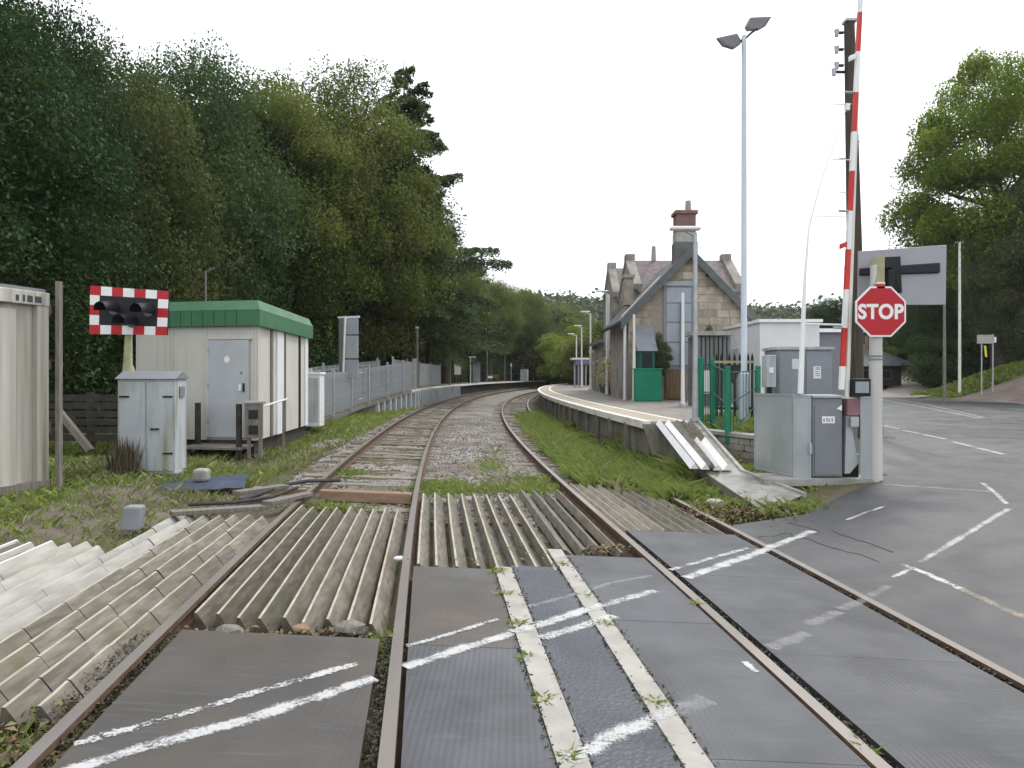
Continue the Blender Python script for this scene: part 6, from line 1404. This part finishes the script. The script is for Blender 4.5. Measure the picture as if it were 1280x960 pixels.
mass('woodland', [(46, 90, 12), (52, 74, 14), (60, 66, 16), (75, 60, 18)], 2., .5, 14, 26000, .6, 'leaf_green', 62)
# far wooded hill
def hill(name, pts, depth, seed, n, leaf):
    rs = np.random.default_rng(seed); px_ = [p[0] for p in pts]
    def zz(X, s): return np.interp(X, px_, [p[2] for p in pts]) * (1 - (1 - s) ** 2)
    rows = []
    for s in np.linspace(0, 1.3, 10):
        rows.append([(X, np.interp(X, px_, [p[1] for p in pts]) + (s - 1) * depth, float(zz(X, min(1, s)) if s <= 1 else zz(X, 1) * (1 - (s - 1) * .8)) - 1.) for X in np.linspace(px_[0], px_[-1], 60)])
    o = MB().sheet(rows).build(name, M['hill'], smooth=True); setp(o, kind='structure')
    X = rs.uniform(px_[0], px_[-1], n // 14); s = rs.uniform(.05, 1.05, n // 14)
    cx = np.stack([X, np.interp(X, px_, [p[1] for p in pts]) + (s - 1) * depth, np.array([zz(a, min(1, b)) for a, b in zip(X, s)])], 1)
    rad = rs.uniform(1.8, 3.6, len(cx))
    C = np.repeat(cx, 14, 0) + rs.normal(size=(len(cx) * 14, 3)) * np.repeat(rad, 14)[:, None] * V3(.6, .6, .6) + V3(0, 0, 1) * np.repeat(rad, 14)[:, None] * .3
    var = np.clip(np.repeat(rs.uniform(0, .8, len(cx)), 14) + rs.uniform(0, .25, len(C)), 0, 1)
    global rng
    keep = rng; rng = rs; V = leaf_quads(C, leaf); rng = keep
    o = polys('woodland', V, var, M['leaf_hill']); setp(o, kind='stuff')
hill('hill', [(-60, 330, 36), (10, 330, 36), (40, 330, 33), (60, 330, 30), (80, 330, 26), (110, 330, 30), (140, 330, 29), (170, 330, 26), (220, 330, 28), (300, 330, 30)], 150, 71, 95000, 1.35)
hill('hill', [(-15, 230, 14), (15, 225, 15), (45, 220, 13), (70, 220, 11), (110, 220, 12), (150, 220, 14), (200, 200, 22)], 50, 72, 52000, 1.05)

# ---- grasses
def blades(name, pts, hlo, hhi, mat, seed, wdt=.008, lean=.5, parent=None, kind='stuff'):
    rs = np.random.default_rng(seed); B = np.array(pts); n = len(B)
    h = rs.uniform(hlo, hhi, n) * rs.uniform(.6, 1.1, n); a = rs.uniform(0, 6.283, n); w_ = .55 * wdt * rs.uniform(.6, 1.4, n) * (1 + B[:, 1] / 14)
    s = np.stack([np.cos(a), np.sin(a), 0 * a], 1) * w_[:, None]; le = rs.normal(size=(n, 2)) * lean
    m = np.stack([le[:, 0] * h * .35, le[:, 1] * h * .35, h * .6], 1); tp = np.stack([le[:, 0] * h, le[:, 1] * h, h * rs.uniform(.75, 1., n)], 1)
    V = np.stack([B - s, B + s, B + m + s * .6, B + tp], 1)
    o = polys(name, V, np.clip(rs.normal(.45, .25, n), 0, 1), M[mat]); setp(o, kind=kind); return o
def scatter(n, ylo, yhi, olo, ohi, seed, pw=1.5, dens=None, z=gz):
    rs = np.random.default_rng(seed); out = []
    ph = rs.uniform(0, 6, 4)
    while len(out) < n:
        Y = ylo + (yhi - ylo) * rs.random() ** pw; lo = olo(Y) if callable(olo) else olo; hi = ohi(Y) if callable(ohi) else ohi
        o_ = lo + (hi - lo) * rs.random(); X = inv(o_, Y)
        if dens is not None:
            f = .5 + .5 * math.sin(X * 1.9 + ph[0]) * math.sin(Y * 1.3 + ph[1]) + .35 * math.sin(X * 4.7 + ph[2] + Y * 3.1)
            if rs.random() > dens(o_, Y, f): continue
        out.append((X, Y, z(X, Y) - .02))
    return out
# long grass between the third rail and the platform
blades('grass', scatter(75000, 10.6, 34, lambda Y: 1.9 + .018 * Y, 3.7, 81, 1.6, lambda o, Y, f: (.35 + .65 * f) * min(1, .25 + (o - 2.0) * 2.2) * (1 if Y > 11.6 or o > 3.1 else 0)), .14, .4, 'grass', 1, .007)
blades('grass', scatter(22000, 11.5, 17, 3.2, 4.6, 82, 1.2, lambda o, Y, f: .4 + .6 * f), .12, .36, 'grass', 2, .008)
blades('grass', scatter(9000, 9.2, 13.5, 3.15, 4.4, 83, 1.0, lambda o, Y, f: .3 + .6 * f if Y > 9.9 else .12), .06, .2, 'grass', 3, .008)
blades('dry_grass', scatter(3000, 11, 30, 2.4, 4.2, 87, 1.4, lambda o, Y, f: max(.05, 1.15 - f * 1.2)), .15, .42, 'grass_dry', 14, .004)
blades('grass', scatter(9000, 11, 26, 2.6, 4.5, 88, 1.4, lambda o, Y, f: 1 if f > .95 else .02), .2, .42, 'grass', 15, .007, lean=.7)
blades('grass', scatter(9000, 10.6, 14.6, 3.3, 4.35, 89, 1.0, lambda o, Y, f: 1 if o < 3.55 + (Y - 10.6) * .12 + .35 else 0), .12, .32, 'grass', 16, .007, lean=.6)
# verge on the left
def vd(o, Y, f): 
    p = 1.
    X = inv(o, Y)
    if Y < 9.3 and X > -5.3: p = .2
    if 12.9 < Y < 14.75 and -7.1 < X < -4.9: p = .12
    if 9.3 <= Y < 10.2 and -4.6 < X: p = .25
    return p * (.25 + .75 * min(1, f))
blades('grass', scatter(66000, 6.2, 22, -9.5, -2.9, 84, 1.2, vd), .05, .17, 'grass', 4, .007)
blades('dry_grass', scatter(24000, 6.5, 24, -7, -2.6, 85, 1.3, lambda o, Y, f: (1.1 - f) * (1 if Y > 9 else .3)), .05, .2, 'grass_dry', 5, .006)
blades('grass', scatter(20000, 20, 38, -4.6, -2.45, 86, 1.2, lambda o, Y, f: .3 + .7 * f), .06, .2, 'grass', 6, .01)
# tufts in the six foot way and by the rails
def clump(n, x, y, rx, ry, seed, hgt):
    rs = np.random.default_rng(seed); c = G(x, y); return [tuple(c + V3(rs.normal() * rx, rs.normal() * ry, -.16)) for _ in range(n)]
blades('grass', clump(1500, 555, 601, .22, .35, 1, 0) + clump(900, 650, 601, .35, .25, 2, 0) + clump(700, 612, 604, .4, .2, 3, 0) + clump(250, 668, 592, .14, .2, 4, 0) + clump(400, 610, 575, .2, .6, 11, 0), .06, .17, 'grass', 7, .007)
blades('dry_grass', clump(500, 625, 592, .32, .5, 5, 0) + clump(400, 600, 608, .4, .2, 6, 0) + clump(300, 615, 560, .22, 1., 12, 0), .05, .16, 'grass_dry', 8, .006)
blades('grass', clump(350, 440, 583, .12, .2, 7, 0) + clump(500, 405, 624, .3, .1, 8, 0) + clump(240, 486, 786, .04, .14, 9, 0) + clump(500, 25, 915, .22, .14, 10, 0), .05, .16, 'grass', 9, .007)
# small weeds in the joints of the concrete beams
pw_ = []
for x, y, n, r_ in ((622, 712, 150, .035), (630, 741, 70, .025), (648, 777, 90, .03), (660, 818, 50, .02), (680, 872, 60, .02), (708, 944, 60, .02), (702, 704, 40, .03), (757, 778, 60, .02), (822, 875, 70, .02), (733, 743, 30, .02), (868, 752, 40, .015), (1085, 935, 40, .015), (985, 668, 60, .05), (1030, 628, 150, .15), (1000, 635, 150, .2)):
    rs = np.random.default_rng(int(x + y)); c = G(x, y); pw_ += [tuple(c + V3(rs.normal() * r_, rs.normal() * r_ * 1.5, -.02)) for _ in range(n)]
blades('weeds', pw_, .015, .045, 'grass', 10, .005, lean=1.1)
blades('grass', clump(900, 905, 628, .22, .3, 21, 0) + clump(500, 960, 626, .3, .2, 22, 0) + clump(400, 1010, 632, .3, .12, 23, 0), .1, .3, 'grass', 17, .007)
# verge and bank on the right
def rscat(n, xlo, xhi, ylo, yhi, seed, cond=lambda X, Y: True):
    rs = np.random.default_rng(seed); out = []
    while len(out) < n:
        X, Y = rs.uniform(xlo, xhi), rs.uniform(ylo, yhi)
        if cond(X, Y): out.append((X, Y, gz(X, Y) - .02))
    return out
blades('grass', rscat(20000, 4.2, 7.5, 10.8, 18, 91, lambda X, Y: off(X, Y) > 5.3 and X < 5.2 + .42 * (Y - 10.8)), .06, .2, 'grass', 11, .008)
blades('grass', rscat(2200, 3.6, 5.3, 9.3, 11.2, 92, lambda X, Y: Y > 10.9 - .9 * (5.6 - X) * .9 and Y > 9.6), .03, .1, 'grass', 12, .007)
blades('grass', rscat(40000, 30.2, 42, 41, 54, 93, lambda X, Y: X > XRT(Y) + .9 + max(0, Y - 50) * .8 and Y > 46.5 - .22 * (X - 30)), .12, .32, 'grass', 13, .02)
# dead leaves
def litter(spots, seed):
    rs = np.random.default_rng(seed); C = []
    for x, y, n, rx, ry, dz in spots:
        c = G(x, y); k = rs.normal(size=(n, 3)) * V3(rx, ry, .012); C.append(c + k + V3(0, 0, dz))
    C = np.concatenate(C)
    global rng
    keep = rng; rng = rs; V = leaf_quads(C, .033, up_bias=1.5); rng = keep
    o = polys('fallen_leaves', V, rs.random(len(C)), M['litter']); setp(o, kind='stuff')
litter([(45, 905, 260, .28, .18, -.06), (20, 940, 160, .25, .1, -.06), (100, 872, 90, .1, .08, -.05), (300, 782, 120, .35, .05, -.06), (430, 778, 70, .12, .05, -.06), (755, 684, 110, .12, .07, -.02), (900, 640, 900, .25, .3, -.0), (945, 634, 1100, .36, .22, .0), (985, 630, 350, .25, .15, .0), (870, 618, 250, .2, .3, -.05), (1000, 640, 250, .3, .15, .0), (560, 700, 14, .2, .1, .0), (484, 808, 30, .03, .1, -.06), (380, 626, 90, .3, .12, -.1), (640, 690, 20, .5, .3, .0)], 5)
def grit():
    rs = np.random.default_rng(77); C = []
    for o_, y0, y1, n, sp in ((-1.785, 2.5, 4.4, 500, .02), (-.41, 2.5, 4.5, 900, .022), (1.70, 2.4, 8.0, 2600, .026), (3.08, 3.5, 8.1, 900, .018), (.32, 2.4, 6.2, 350, .012), (.46, 2.4, 6.2, 250, .012), (.825, 2.4, 6.6, 350, .012), (.955, 2.4, 6.6, 350, .014), (-1.95, 2.6, 4.4, 500, .05)):
        for _ in range(n):
            Y = rs.uniform(y0, y1); k = o_ + rs.normal() * sp; C.append((inv(k, Y), Y, -TILT * k - rs.uniform(.012, .05) * (1 if n > 400 else .25)))
    C = np.array(C)
    global rng
    keep = rng; rng = rs; V = leaf_quads(C, .016, up_bias=1.); rng = keep
    o = polys('grit', V, rs.random(len(C)), M['moss_grit']); setp(o, kind='stuff')
M['moss_grit'] = leafmat('moss_and_grit', [(.02, .025, .012), (.04, .045, .02), (.07, .065, .04), (.035, .03, .022)], trans=0)
grit()
def big_leaves():
    for i, (x, y, lab) in enumerate(((30, 905, 'large pale green leaf beside the rail in the lower left corner'), (400, 775, 'yellow leaf at the front end of the dark timber slats'), (326, 778, 'grey stone at the front end of the dark timber slats'))): pass
# loose stones at the front of the left guard and the pale pebble by the rail
for x, y, s_, mt, lab in ((287, 784, .07, 'grey_wood', 'dark grey stone at the front left of the timber slats'), (437, 780, .08, 'grey_wood', 'dark flat stone at the front right of the timber slats'), (376, 780, .045, 'baulk', 'orange brown stone in front of the middle timber slats'), (499, 694, .035, 'white', 'white pebble beside the second rail'), (872, 616, .1, 'slat_pale', 'pale broken slab lying in the grass by the fourth rail'), (893, 630, .09, 'slat_pale', 'smaller pale slab piece beside the leaf litter')):
    c = G(x, y) + V3(0, 0, -.03 if s_ < .09 else .02); bm = bmesh.new(); bmesh.ops.create_icosphere(bm, subdivisions=2, radius=1)
    for v in bm.verts: v.co = Vector((v.co.x * s_ * 1.4, v.co.y * s_, v.co.z * s_ * .7)) * random.uniform(.85, 1.12)
    me = bpy.data.meshes.new('stone'); bm.to_mesh(me); bm.free(); ob = link_mesh(me, 'loose_stone', M[mt], None, c); setp(ob, lab, 'stone', 'loose stones by the rails')

# ================================================================== AIR
hz = MB().box((20, 350, 20), (900, 960, 62)).build('haze', M['bark'], origin=(20, 350, 20)); hz.data.materials.clear()
hm = bpy.data.materials.new('haze'); hm.use_nodes = True; hn = hm.node_tree; hn.nodes.clear()
pv = hn.nodes.new('ShaderNodeVolumePrincipled'); pv.inputs['Density'].default_value = .00022; pv.inputs['Color'].default_value = (.93, .95, .97, 1)
ho = hn.nodes.new('ShaderNodeOutputMaterial'); hn.links.new(pv.outputs[0], ho.inputs['Volume']); hz.data.materials.append(hm); hz['kind'] = 'stuff'
